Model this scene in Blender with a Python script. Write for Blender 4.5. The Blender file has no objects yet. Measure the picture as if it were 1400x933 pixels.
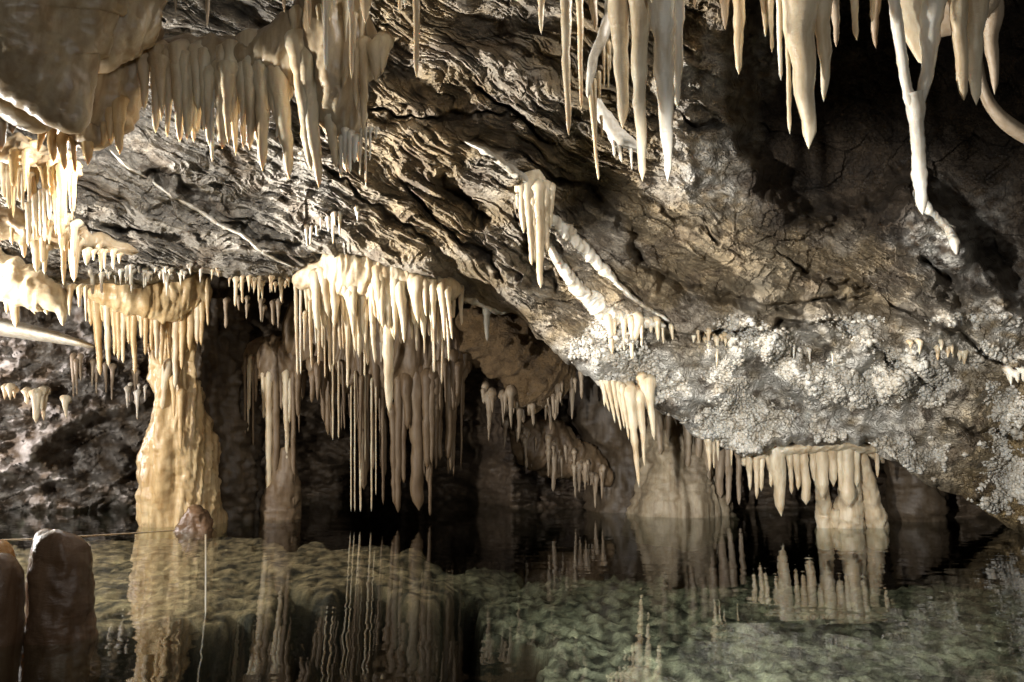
import bpy, math, random
import numpy as np
from mathutils import Vector

# ------------------------------------------------------------------ scene, camera, world, light
S = bpy.context.scene
COL = S.collection
W0, H0, FPX = 1400.0, 933.0, 1050.0
PITCH = math.radians(8.5)
CAM = np.array([0.0, 0.0, 0.7])
cam = bpy.data.objects.new('camera', bpy.data.cameras.new('camera'))
COL.objects.link(cam)
cam.location = CAM
cam.rotation_euler = (math.radians(90) + PITCH, 0, 0)
cam.data.sensor_width = 36.0
cam.data.lens = 36.0 * FPX / W0
cam.data.clip_start = 0.05
cam.data.clip_end = 200.0
S.camera = cam

CP, SP = math.cos(PITCH), math.sin(PITCH)


def at(px, py, d):
    """point seen at photo pixel (px, py) at depth d metres along the optical axis"""
    px = np.asarray(px, float); py = np.asarray(py, float); d = np.asarray(d, float)
    xc = (px - W0 / 2) / FPX * d
    yc = (H0 / 2 - py) / FPX * d
    return np.stack([CAM[0] + xc, CAM[1] + d * CP - yc * SP, CAM[2] + d * SP + yc * CP], -1)


def proj(p):
    p = np.asarray(p, float) - CAM
    d = p[..., 1] * CP + p[..., 2] * SP
    yc = -p[..., 1] * SP + p[..., 2] * CP
    return W0 / 2 + p[..., 0] / d * FPX, H0 / 2 - yc / d * FPX, d


def on_water(px, py, z=0.0):
    a = at(px, py, 1.0) - CAM
    t = (z - CAM[2]) / a[..., 2]
    return CAM + a * t[..., None] if np.ndim(t) else CAM + a * t


world = bpy.data.worlds.new('World')
S.world = world
world.use_nodes = True
bg = world.node_tree.nodes['Background']
bg.inputs['Color'].default_value = (0.9, 0.85, 0.75, 1)
bg.inputs['Strength'].default_value = 0.05          # hardly any stray light under ground

S.view_settings.view_transform = 'Standard'
S.view_settings.look = 'None'
S.view_settings.exposure = 0.2
S.view_settings.gamma = 1.0
S.render.engine = 'CYCLES'
S.cycles.use_denoising = True
S.cycles.max_bounces = 5
S.cycles.transparent_max_bounces = 8
S.cycles.sample_clamp_indirect = 4.0
S.cycles.caustics_reflective = False
S.cycles.caustics_refractive = False


def lamp(name, loc, power, color, radius=0.06, target=None, cone=None, blend=0.5):
    L = bpy.data.lights.new(name, 'POINT' if target is None else 'SPOT')
    L.energy = power
    L.color = color
    L.shadow_soft_size = radius
    o = bpy.data.objects.new(name, L)
    COL.objects.link(o)
    o.location = loc
    if target is not None:
        L.spot_size = math.radians(cone)
        L.spot_blend = blend
        v = Vector(target) - o.location
        o.rotation_euler = v.to_track_quat('-Z', 'Y').to_euler()
    return o


WARM = (1.0, 0.965, 0.91)
COOL = (1.0, 0.985, 0.96)
WALK = (-1.7, 0.6, 1.0)                                                         # walkway beside the camera; some lights here are added fill
lamp('cave_or_fill_lamp', at(-430, 545, 4.4), 600, WARM, 0.07)                          # main lamp, out on the left
lamp('cave_or_fill_lamp', at(-75, 335, 5.6), 48, WARM, 0.06)                           # tucked away left of the ceiling ledge
lamp('cave_or_fill_lamp', at(150, 196, 4.75), 60, COOL, 0.04)                           # hidden behind the brown drapery at the upper left
lamp('cave_or_fill_lamp', at(985, -130, 3.9), 70, COOL, 0.04)                           # up among the stalactites
lamp('cave_or_fill_lamp', (-1.2, 0.3, 0.95), 1700, COOL, 0.05, at(1130, 600, 7), 44, 0.5)   # walkway, aimed at the right wall
lamp('cave_or_fill_lamp', at(-400, 560, 4.3), 2200, WARM, 0.06, at(800, 205, 5.4), 50, 0.7)   # extra spot added beside the main lamp to brighten the ceiling
lamp('cave_or_fill_lamp', (1.2, -0.5, 1.7), 430, COOL, 0.05, at(1040, 880, 2.6), 62, 0.35)  # unseen spot added to brighten the pool bed
lamp('cave_or_fill_lamp', (0.7, -0.6, 1.3), 110, COOL, 0.1)                              # weak frontal fill added near the camera
lamp('cave_or_fill_lamp', at(-230, 560, 8.6), 340, (1.0, 0.92, 0.9), 0.08)              # far left chamber

# ------------------------------------------------------------------ noise
_rng = np.random.RandomState(7)
_perm = _rng.permutation(4096)
_gang = _rng.rand(4096) * 2 * np.pi
_gx, _gy = np.cos(_gang), np.sin(_gang)
_ra, _rb = _rng.rand(4096), _rng.rand(4096)


def _h(i, j, s):
    return _perm[(_perm[(_perm[(i + 131 * s) & 4095] + j) & 4095] + s) & 4095]


def pn(x, y, s=0):
    xi = np.floor(x).astype(np.int64); yi = np.floor(y).astype(np.int64)
    xf = x - xi; yf = y - yi
    u = xf * xf * xf * (xf * (xf * 6 - 15) + 10)
    v = yf * yf * yf * (yf * (yf * 6 - 15) + 10)
    def g(a, b):
        h = _h(xi + a, yi + b, s)
        return _gx[h] * (xf - a) + _gy[h] * (yf - b)
    n0 = g(0, 0) * (1 - u) + g(1, 0) * u
    n1 = g(0, 1) * (1 - u) + g(1, 1) * u
    return (n0 * (1 - v) + n1 * v) * 1.5


def fbm(x, y, s=0, o=4, gain=0.5):
    r = 0.0; a = 1.0; f = 1.0
    for k in range(o):
        r = r + a * pn(x * f, y * f, s + 17 * k)
        a *= gain; f *= 2.03
    return r


def ridged(x, y, s=0, o=4):
    r = 0.0; a = 1.0; f = 1.0
    for k in range(o):
        r = r + a * (1 - 2 * np.abs(pn(x * f, y * f, s + 23 * k)))
        a *= 0.5; f *= 2.1
    return r / 1.9


def worley(x, y, s=0):
    xi = np.floor(x).astype(np.int64); yi = np.floor(y).astype(np.int64)
    best = np.full(np.shape(x), 9.0)
    for a in (-1, 0, 1):
        for b in (-1, 0, 1):
            h = _h(xi + a, yi + b, s)
            dx = xi + a + _ra[h] - x; dy = yi + b + _rb[h] - y
            best = np.minimum(best, dx * dx + dy * dy)
    return np.sqrt(best)


def plates(x, y, s=0, tilt=0.5):
    """broken rock: every cell has its own height and tilt"""
    xi = np.floor(x).astype(np.int64); yi = np.floor(y).astype(np.int64)
    best = np.full(np.shape(x), 9.0); val = np.zeros(np.shape(x))
    for a in (-1, 0, 1):
        for b in (-1, 0, 1):
            h = _h(xi + a, yi + b, s)
            dx = x - (xi + a + _ra[h]); dy = y - (yi + b + _rb[h])
            d2 = dx * dx + dy * dy
            h2 = _perm[(h + 77) & 4095]
            v = _ra[h2] + tilt * ((_rb[h2] - 0.5) * dx + (_ra[_perm[h2]] - 0.2) * dy) * 2
            m = d2 < best
            val = np.where(m, v, val); best = np.where(m, d2, best)
    return val - 0.5


def sstep(a, b, x):
    t = np.clip((x - a) / (b - a), 0, 1)
    return t * t * (3 - 2 * t)


def seg_dist(x, y, pts):
    """distance to a polyline and the fraction along it"""
    best = np.full(np.shape(x), 1e9); side = np.zeros(np.shape(x)); fr = np.zeros(np.shape(x))
    n = len(pts) - 1
    for k in range(n):
        (x0, y0), (x1, y1) = pts[k], pts[k + 1]
        dx, dy = x1 - x0, y1 - y0
        L2 = dx * dx + dy * dy
        t = np.clip(((x - x0) * dx + (y - y0) * dy) / L2, 0, 1)
        qx, qy = x - (x0 + t * dx), y - (y0 + t * dy)
        d = np.hypot(qx, qy)
        m = d < best
        best = np.where(m, d, best)
        side = np.where(m, np.sign(dx * qy - dy * qx), side)
        fr = np.where(m, (k + t) / n, fr)
    return best, side, fr


def blob(x, y, cx, cy, rx, ry, ang=0.0):
    a = math.radians(ang)
    u = (x - cx) * math.cos(a) + (y - cy) * math.sin(a)
    v = -(x - cx) * math.sin(a) + (y - cy) * math.cos(a)
    return np.exp(-((u / rx) ** 2 + (v / ry) ** 2))


# ------------------------------------------------------------------ materials
def nodes(name):
    m = bpy.data.materials.new(name)
    m.use_nodes = True
    nt = m.node_tree
    for n in list(nt.nodes):
        nt.nodes.remove(n)
    return m, nt, nt.nodes, nt.links


def noise_node(N, L, coord, scale, detail=6, rough=0.6, dist=0.0):
    n = N.new('ShaderNodeTexNoise')
    n.inputs['Scale'].default_value = scale
    n.inputs['Detail'].default_value = detail
    n.inputs['Roughness'].default_value = rough
    n.inputs['Distortion'].default_value = dist
    L.new(coord, n.inputs['Vector'])
    return n


def ramp(N, L, fac, stops):
    r = N.new('ShaderNodeValToRGB')
    e = r.color_ramp.elements
    while len(e) > 1:
        e.remove(e[-1])
    e[0].position = stops[0][0]; e[0].color = (*stops[0][1], 1)
    for p, c in stops[1:]:
        q = e.new(p); q.color = (*c, 1)
    L.new(fac, r.inputs['Fac'])
    return r


def mixc(N, L, fac, a, b, mode='MIX'):
    m = N.new('ShaderNodeMix')
    m.data_type = 'RGBA'; m.blend_type = mode
    if isinstance(fac, float): m.inputs[0].default_value = fac
    else: L.new(fac, m.inputs[0])
    for s, v in ((6, a), (7, b)):
        if isinstance(v, tuple): m.inputs[s].default_value = (*v, 1)
        else: L.new(v, m.inputs[s])
    return m.outputs[2]


def rock_material(name='wet_rock', bump=1.0, rough=(0.22, 0.7), streak=0.35):
    m, nt, N, L = nodes(name)
    out = N.new('ShaderNodeOutputMaterial'); b = N.new('ShaderNodeBsdfPrincipled')
    geo = N.new('ShaderNodeNewGeometry'); att = N.new('ShaderNodeAttribute'); att.attribute_name = 'Col'
    pos = geo.outputs['Position']
    n1 = noise_node(N, L, pos, 9, 8, 0.65, 0.6); n2 = noise_node(N, L, pos, 60, 4, 0.7)
    n3 = noise_node(N, L, pos, 2.2, 4, 0.6)
    v = ramp(N, L, n1.outputs['Fac'], [(0.3, (0.55, 0.5, 0.45)), (0.52, (1, 1, 1)), (0.72, (1.35, 1.3, 1.2))])
    v2 = ramp(N, L, n2.outputs['Fac'], [(0.3, (0.7, 0.7, 0.7)), (0.7, (1.2, 1.2, 1.2))])
    c = mixc(N, L, 1.0, att.outputs['Color'], v.outputs['Color'], 'MULTIPLY')
    c = mixc(N, L, 1.0, c, v2.outputs['Color'], 'MULTIPLY')
    L.new(c, b.inputs['Base Color'])
    rr = N.new('ShaderNodeMapRange')
    L.new(n3.outputs['Fac'], rr.inputs['Value'])
    rr.inputs['From Min'].default_value = 0.35; rr.inputs['From Max'].default_value = 0.65
    rr.inputs['To Min'].default_value = rough[0]; rr.inputs['To Max'].default_value = rough[1]
    L.new(rr.outputs['Result'], b.inputs['Roughness'])
    bu = N.new('ShaderNodeBump'); bu.inputs['Strength'].default_value = bump; bu.inputs['Distance'].default_value = 0.035
    bn = noise_node(N, L, pos, 34, 9, 0.72)
    mp = N.new('ShaderNodeMapping'); mp.inputs['Rotation'].default_value = (0, math.radians(-28), 0); mp.inputs['Scale'].default_value = (0.22, 0.8, 1)
    L.new(pos, mp.inputs['Vector'])
    bs = noise_node(N, L, mp.outputs['Vector'], 26, 7, 0.68, 0.5)
    ma = N.new('ShaderNodeMath'); ma.operation = 'MULTIPLY_ADD'; ma.inputs[1].default_value = streak
    bc = noise_node(N, L, pos, 13, 7, 0.62, 0.8)
    c0 = N.new('ShaderNodeMath'); c0.operation = 'SUBTRACT'; c0.inputs[1].default_value = 0.5
    c1 = N.new('ShaderNodeMath'); c1.operation = 'ABSOLUTE'
    c2 = N.new('ShaderNodeMath'); c2.operation = 'MULTIPLY_ADD'; c2.inputs[1].default_value = 2.2
    L.new(bc.outputs['Fac'], c0.inputs[0]); L.new(c0.outputs[0], c1.inputs[0]); L.new(c1.outputs[0], c2.inputs[0]); L.new(bn.outputs['Fac'], c2.inputs[2])
    L.new(bs.outputs['Fac'], ma.inputs[0]); L.new(c2.outputs[0], ma.inputs[2])
    vo = N.new('ShaderNodeTexVoronoi'); vo.inputs['Scale'].default_value = 26; vo.feature = 'SMOOTH_F1'; vo.inputs['Smoothness'].default_value = 0.25
    vn = noise_node(N, L, pos, 14, 3, 0.5)
    va = N.new('ShaderNodeVectorMath'); va.operation = 'MULTIPLY_ADD'; va.inputs[1].default_value = (0.12, 0.12, 0.12)
    L.new(vn.outputs['Color'], va.inputs[0]); L.new(pos, va.inputs[2]); L.new(va.outputs[0], vo.inputs['Vector'])
    iv = N.new('ShaderNodeMath'); iv.operation = 'MULTIPLY_ADD'; iv.inputs[1].default_value = -1.6
    L.new(vo.outputs['Distance'], iv.inputs[0]); L.new(bn.outputs['Fac'], iv.inputs[2])
    mm = N.new('ShaderNodeMix'); mm.data_type = 'FLOAT'
    L.new(att.outputs['Alpha'], mm.inputs[0]); L.new(ma.outputs[0], mm.inputs[2]); L.new(iv.outputs[0], mm.inputs[3])
    L.new(mm.outputs[0], bu.inputs['Height'])
    L.new(bu.outputs['Normal'], b.inputs['Normal'])
    L.new(b.outputs['BSDF'], out.inputs['Surface'])
    return m


def calcite_material(name, col_a, col_b, sss=0.7, rough=0.28, bump=0.5, scale=0.02):
    m, nt, N, L = nodes(name)
    out = N.new('ShaderNodeOutputMaterial'); b = N.new('ShaderNodeBsdfPrincipled')
    geo = N.new('ShaderNodeNewGeometry')
    mp = N.new('ShaderNodeMapping'); mp.inputs['Scale'].default_value = (1, 1, 0.28)
    L.new(geo.outputs['Position'], mp.inputs['Vector'])
    n1 = noise_node(N, L, mp.outputs['Vector'], 6, 6, 0.6, 0.4)
    c = ramp(N, L, n1.outputs['Fac'], [(0.32, col_a), (0.66, col_b)])
    L.new(c.outputs['Color'], b.inputs['Base Color'])
    b.inputs['Roughness'].default_value = rough
    b.inputs['IOR'].default_value = 1.5
    b.inputs['Subsurface Weight'].default_value = sss
    b.inputs['Subsurface Radius'].default_value = (1.0, 0.8, 0.6)
    b.inputs['Subsurface Scale'].default_value = scale
    bu = N.new('ShaderNodeBump'); bu.inputs['Strength'].default_value = bump; bu.inputs['Distance'].default_value = 0.012
    mr = N.new('ShaderNodeMapping'); mr.inputs['Scale'].default_value = (0.5, 0.5, 1.5)
    L.new(geo.outputs['Position'], mr.inputs['Vector'])
    bn = noise_node(N, L, mr.outputs['Vector'], 36, 6, 0.68, 0.3)
    L.new(bn.outputs['Fac'], bu.inputs['Height'])
    L.new(bu.outputs['Normal'], b.inputs['Normal'])
    ms = N.new('ShaderNodeMapping'); ms.inputs['Scale'].default_value = (1, 1, 0.08)
    L.new(geo.outputs['Position'], ms.inputs['Vector'])
    st = noise_node(N, L, ms.outputs['Vector'], 24, 4, 0.6)
    sr = ramp(N, L, st.outputs['Fac'], [(0.34, (0.72, 0.64, 0.54)), (0.56, (1, 1, 1))])
    L.new(mixc(N, L, 0.8, c.outputs['Color'], sr.outputs['Color'], 'MULTIPLY'), b.inputs['Base Color'])
    L.new(b.outputs['BSDF'], out.inputs['Surface'])
    return m


def water_material():
    m, nt, N, L = nodes('pool_water')
    out = N.new('ShaderNodeOutputMaterial')
    tr = N.new('ShaderNodeBsdfTransparent'); tr.inputs['Color'].default_value = (0.93, 0.97, 0.93, 1)
    gl = N.new('ShaderNodeBsdfGlossy'); gl.inputs['Roughness'].default_value = 0.004
    fr = N.new('ShaderNodeFresnel')
    mx = N.new('ShaderNodeMixShader')
    geo = N.new('ShaderNodeNewGeometry')
    wm = N.new('ShaderNodeMapping'); wm.inputs['Scale'].default_value = (0.8, 1.3, 1); wm.inputs['Rotation'].default_value = (0, 0, 0.5)
    L.new(geo.outputs['Position'], wm.inputs['Vector'])
    n1 = noise_node(N, L, wm.outputs['Vector'], 3.6, 1, 0.4, 0.6)
    n2 = noise_node(N, L, wm.outputs['Vector'], 11, 1, 0.4, 0.4)
    ad = N.new('ShaderNodeMath'); ad.operation = 'MULTIPLY_ADD'; ad.inputs[1].default_value = 0.12
    L.new(n2.outputs['Fac'], ad.inputs[0]); L.new(n1.outputs['Fac'], ad.inputs[2])
    bu = N.new('ShaderNodeBump'); bu.inputs['Strength'].default_value = 0.05; bu.inputs['Distance'].default_value = 0.05
    L.new(ad.outputs[0], bu.inputs['Height'])
    L.new(bu.outputs['Normal'], gl.inputs['Normal'])
    mr = N.new('ShaderNodeMapRange'); mr.inputs['To Min'].default_value = 1.33; mr.inputs['To Max'].default_value = 1 / 1.33
    L.new(geo.outputs['Backfacing'], mr.inputs['Value']); L.new(mr.outputs['Result'], fr.inputs['IOR'])
    L.new(fr.outputs['Fac'], mx.inputs['Fac'])
    L.new(tr.outputs[0], mx.inputs[1]); L.new(gl.outputs[0], mx.inputs[2])
    L.new(mx.outputs[0], out.inputs['Surface'])
    va = N.new('ShaderNodeVolumeAbsorption'); va.inputs['Color'].default_value = (0.52, 0.55, 0.49, 1); va.inputs['Density'].default_value = 1.0
    L.new(va.outputs[0], out.inputs['Volume'])
    return m


M_ROCK = rock_material()
M_DARKROCK = rock_material('dark_wet_rock', 0.5, (0.3, 0.6))
M_BED = rock_material('pool_bed_silt', 0.8, (0.6, 0.9))
M_CREAM = calcite_material('cream_calcite', (0.60, 0.47, 0.30), (0.74, 0.66, 0.50))
M_WHITE = calcite_material('white_calcite', (0.66, 0.60, 0.49), (0.80, 0.77, 0.69), 0.7, 0.25)
M_GOLD = calcite_material('honey_calcite', (0.50, 0.34, 0.16), (0.70, 0.55, 0.33), 0.6, 0.22, 0.5)
M_BROWN = calcite_material('brown_flowstone', (0.32, 0.235, 0.145), (0.5, 0.41, 0.28), 0.7, 0.3, 0.3, 0.04)
M_TAUPE = calcite_material('dull_flowstone', (0.34, 0.26, 0.18), (0.48, 0.39, 0.28), 0.5, 0.45, 0.4)
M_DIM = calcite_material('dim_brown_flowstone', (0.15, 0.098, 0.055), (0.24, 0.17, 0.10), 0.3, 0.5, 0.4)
M_SHADE = calcite_material('shaded_flowstone', (0.06, 0.043, 0.027), (0.12, 0.088, 0.055), 0.1, 0.5, 0.6)  # darker flowstone copy for recessed pieces, shade put into its colour
M_MOUND = calcite_material('pale_mound_flowstone', (0.22, 0.17, 0.11), (0.46, 0.38, 0.26), 0.3, 0.5, 0.7)
M_STUMP = calcite_material('dark_stalagmite', (0.10, 0.06, 0.035), (0.2, 0.12, 0.07), 0.2, 0.25, 0.5, 0.01)
M_ORANGE = calcite_material('orange_stalagmite', (0.35, 0.17, 0.05), (0.5, 0.28, 0.1), 0.3, 0.3, 0.4, 0.01)
M_CORAL = calcite_material('coral_calcite', (0.40, 0.365, 0.30), (0.66, 0.635, 0.57), 0.4, 0.4, 0.4, 0.008)
M_WATER = water_material()


# ------------------------------------------------------------------ mesh and object helpers
def mesh_from(name, verts, faces, smooth=True, cols=None, alpha=None):
    me = bpy.data.meshes.new(name)
    verts = np.asarray(verts, np.float32).reshape(-1, 3)
    faces = np.asarray(faces, np.int32)
    k = faces.shape[1]
    me.vertices.add(len(verts)); me.vertices.foreach_set('co', verts.ravel())
    me.loops.add(faces.size); me.loops.foreach_set('vertex_index', faces.ravel())
    me.polygons.add(len(faces))
    me.polygons.foreach_set('loop_start', np.arange(0, faces.size, k, dtype=np.int32))
    me.polygons.foreach_set('loop_total', np.full(len(faces), k, np.int32))
    me.polygons.foreach_set('use_smooth', np.full(len(faces), smooth, bool))
    me.update(calc_edges=True)
    if cols is not None:
        a = me.color_attributes.new('Col', 'FLOAT_COLOR', 'POINT')
        c = np.ones((len(verts), 4), np.float32); c[:, :3] = cols; c[:, 3] = 0
        if alpha is not None: c[:, 3] = alpha
        a.data.foreach_set('color', c.ravel())
    me.validate()
    return me


def link(name, me, mat, parent=None, **props):
    me.materials.clear(); me.materials.append(mat)
    o = bpy.data.objects.new(name, me)
    COL.objects.link(o)
    if parent is not None:
        o.parent = parent
    for k, v in props.items():
        if v is not None: o[k] = v
    return o


def thing(name, loc, label, category, group=None):
    o = bpy.data.objects.new(name, None)
    COL.objects.link(o)
    o.empty_display_size = 0.1
    o['label'] = label; o['category'] = category
    if group: o['group'] = group
    o['_p'] = [float(v) for v in loc]
    return o


def grid_faces(nr, nc, wrap=False):
    r = np.arange(nr - 1)[:, None]
    c = np.arange(nc if wrap else nc - 1)[None, :]
    c2 = (c + 1) % nc
    return np.stack([r * nc + c, r * nc + c2, (r + 1) * nc + c2, (r + 1) * nc + c], -1).reshape(-1, 4)


# ------------------------------------------------------------------ the main ceiling sheet
GX = np.array([-500, -100, 350, 700, 1050, 1400, 1900.0])
GY = np.array([-900, -500, -100, 100, 250, 400, 550, 720, 800.0])
GD = np.array([
    [2.2, 2.1, 2.0, 2.0, 2.0, 2.1, 2.2],
    [2.9, 2.9, 2.8, 2.8, 2.8, 2.9, 2.9],
    [3.9, 4.2, 4.6, 4.7, 4.8, 4.7, 4.2],
    [4.4, 4.9, 5.3, 5.3, 5.6, 6.0, 5.0],
    [5.0, 5.7, 5.9, 5.6, 5.8, 6.3, 5.2],
    [5.8, 6.6, 6.7, 6.3, 6.2, 6.1, 5.4],
    [6.6, 7.4, 7.4, 7.2, 7.0, 6.6, 5.7],
    [7.5, 8.2, 8.2, 7.9, 7.7, 7.3, 6.0],
    [8.0, 8.6, 8.6, 8.2, 8.0, 7.6, 6.1]])
_bx = np.arange(-520, 1921, 8.0); _by = np.arange(-920, 821, 8.0)
_tmp = np.stack([np.interp(_bx, GX, r) for r in GD])
_base = np.stack([np.interp(_by, GY, _tmp[:, j]) for j in range(len(_bx))], 1)


def _blur(a, r, axis):
    for _ in range(3):
        p = np.pad(a, [(r + 1, r) if k == axis else (0, 0) for k in range(2)], mode='edge')
        c = np.cumsum(p, axis)
        n = a.shape[axis]
        a = (np.take(c, range(2 * r + 1, 2 * r + 1 + n), axis) - np.take(c, range(0, n), axis)) / (2 * r + 1)
    return a


_base = _blur(_blur(_base, 7, 0), 12, 1)


def bil(a, x, y):
    fx = np.clip((x - _bx[0]) / 8, 0, len(_bx) - 1.001); fy = np.clip((y - _by[0]) / 8, 0, len(_by) - 1.001)
    i = fx.astype(int); j = fy.astype(int); u = fx - i; v = fy - j
    return (a[j, i] * (1 - u) + a[j, i + 1] * u) * (1 - v) + (a[j + 1, i] * (1 - u) + a[j + 1, i + 1] * u) * v


EDGE = np.array([(-600, 430), (-100, 400), (0, 395), (100, 392), (200, 385), (290, 372), (340, 385), (400, 378), (450, 362), (520, 378),
                 (600, 398), (650, 408), (700, 432), (745, 470), (800, 512), (840, 535), (880, 548), (930, 580), (960, 602), (1020, 625),
                 (1080, 612), (1140, 606), (1200, 612), (1240, 640), (1290, 668), (1340, 695), (1400, 728), (1470, 775), (1600, 800), (1950, 800)], float)


def edge(x):
    return np.interp(x, EDGE[:, 0], EDGE[:, 1])


# (polyline, height m, width px, sharpness on one side)
RIDGES = [
    ([(120, 190), (165, 222), (240, 268), (300, 305), (350, 330), (402, 362)], 0.09, 14),
    ([(165, 185), (220, 200), (292, 230)], 0.08, 16),
    ([(180, 300), (230, 312), (300, 322), (345, 345)], 0.10, 14),
    ([(490, 155), (560, 150), (640, 158), (700, 150)], 0.10, 14),
    ([(505, 178), (570, 180), (640, 200), (700, 240), (760, 320), (840, 400), (915, 445)], 0.16, 18),
    ([(560, 95), (620, 70), (680, 75), (740, 110), (790, 150)], 0.14, 20),
    ([(700, 60), (760, 115), (830, 190), (900, 250)], 0.12, 22),
    ([(480, 370), (560, 375), (610, 355)], 0.10, 16),
    ([(640, 200), (690, 225), (722, 250)], 0.10, 12),
    ([(600, 345), (680, 365), (760, 440), (810, 490)], 0.18, 26),
    ([(905, 150), (935, 215), (945, 275), (1010, 315), (1090, 365), (1170, 402), (1290, 435), (1400, 510)], 0.26, 28),
    ([(975, 140), (1000, 205), (1040, 260), (1085, 305)], 0.22, 24),
    ([(1235, 270), (1262, 290), (1300, 335), (1345, 395), (1420, 455)], 0.30, 24),
    ([(1205, 300), (1215, 350), (1260, 410), (1340, 450)], 0.20, 24),
    ([(940, 300), (1000, 390), (1060, 430)], 0.14, 24),
    ([(830, 255), (850, 320), (850, 380), (890, 430)], 0.12, 24),
    ([(1000, 350), (1060, 400), (1150, 405)], 0.12, 20),
]
CRACKS = [  # polyline, depth, width
    ([(860, 325), (890, 370), (940, 395), (1000, 402), (1060, 438)], 0.45, 15), ([(1040, 425), (1110, 412), (1200, 402)], 0.35, 9),
    ([(1205, 405), (1260, 432), (1330, 470), (1400, 512)], 0.30, 8), ([(1262, 345), (1290, 378), (1322, 418)], 0.5, 15),
    ([(480, 362), (560, 382), (640, 408), (720, 442)], 0.45, 15), ([(745, 240), (800, 252), (850, 300), (885, 330)], 0.35, 14),
    ([(590, 240), (640, 275), (670, 305)], 0.35, 15), ([(500, 150), (560, 158), (640, 152), (700, 162)], 0.22, 7), ([(880, 265), (935, 300), (990, 330)], 0.25, 9),
    ([(540, 235), (600, 300), (650, 340), (700, 390)], 0.22, 8), ([(420, 215), (470, 245), (540, 300), (600, 335)], 0.2, 8), ([(700, 290), (735, 350), (770, 400)], 0.3, 10),
    ([(195, 240), (240, 240), (280, 275), (290, 290)], 0.22, 14), ([(300, 300), (350, 322), (420, 340)], 0.18, 8), ([(130, 300), (200, 318), (290, 322)], 0.2, 8),
    ([(640, 110), (700, 150), (760, 200)], 0.25, 9), ([(930, 150), (955, 175), (985, 165)], 0.3, 10), ([(1060, 340), (1130, 385), (1200, 395)], 0.3, 8),
    ([(940, 455), (1010, 450), (1100, 440), (1180, 445)], 0.45, 13), ([(1190, 470), (1230, 500), (1290, 540)], 0.25, 10), ([(1280, 570), (1340, 585), (1400, 600)], 0.2, 8)]
PITS = [  # cx, cy, rx, ry, angle, depth
    (240, 255, 45, 14, 33, 0.20), (330, 300, 70, 12, 30, 0.10),
    (635, 270, 36, 22, 35, 0.30), (560, 165, 70, 7, 2, 0.10), (580, 290, 30, 10, 40, 0.1),
    (560, 385, 90, 14, 15, 0.35), (650, 395, 50, 22, 30, 0.35),
    (825, 285, 58, 40, 40, 0.65), (945, 372, 72, 38, 30, 0.75), (1000, 400, 60, 18, 30, 0.30),
    (1120, 420, 130, 12, 5, 0.35), (1220, 425, 100, 10, 10, 0.25),
    (660, 40, 70, 30, 0, 0.35), (520, 60, 60, 60, 0, 0.3), (330, 20, 110, 60, 0, 0.5), (1330, 385, 50, 15, 45, 0.4),
    (1270, 355, 30, 22, 45, 0.25), (990, 520, 60, 18, 10, 0.15), (1160, 560, 30, 22, 0, 0.2), (1290, 560, 60, 26, 20, 0.22), (1065, 545, 30, 18, 0, 0.18),
    (1020, 130, 30, 70, 0, 0.3), (690, 430, 40, 16, 30, 0.2), (170, 315, 60, 14, 10, 0.18),
]


HOLLOW = np.array([(900, 60), (1000, 190), (1040, 270), (1100, 330), (1180, 330), (1220, 290), (1262, 275), (1310, 335), (1360, 400), (1440, 470), (1900, 500)], float)


SLX = np.arange(-600, 2001, 20.0)
SLY = np.cumsum(np.interp(SLX, [-600, 150, 350, 620, 850, 1100, 1400, 2000], [0.3, 0.42, 0.55, 0.70, 0.62, 0.45, 0.5, 0.5])) * 20.0


def masks(x, y):
    wx = x + 55 * fbm(x / 110, y / 110, 61, 3); wy = y + 55 * fbm(x / 110, y / 110, 62, 3)
    line = np.interp(wx, [500, 760, 860, 960, 1100, 1250, 1400, 1900], [700, 470, 445, 440, 432, 440, 480, 600])
    pop = sstep(-50, 60, wy - line) * sstep(720, 800, wx)                       # coral crusted lower right
    rg = np.maximum.reduce([blob(wx, wy, 955, 110, 60, 60), blob(wx, wy, 975, 210, 55, 60), blob(wx, wy, 1300, 330, 40, 60, 50), blob(wx, wy, 1370, 420, 40, 60, 45)])
    left = sstep(560, 420, wx)                                                   # grey bedding on the left
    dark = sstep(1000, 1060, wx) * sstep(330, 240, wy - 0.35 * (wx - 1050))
    return pop, rg, left, dark


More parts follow.
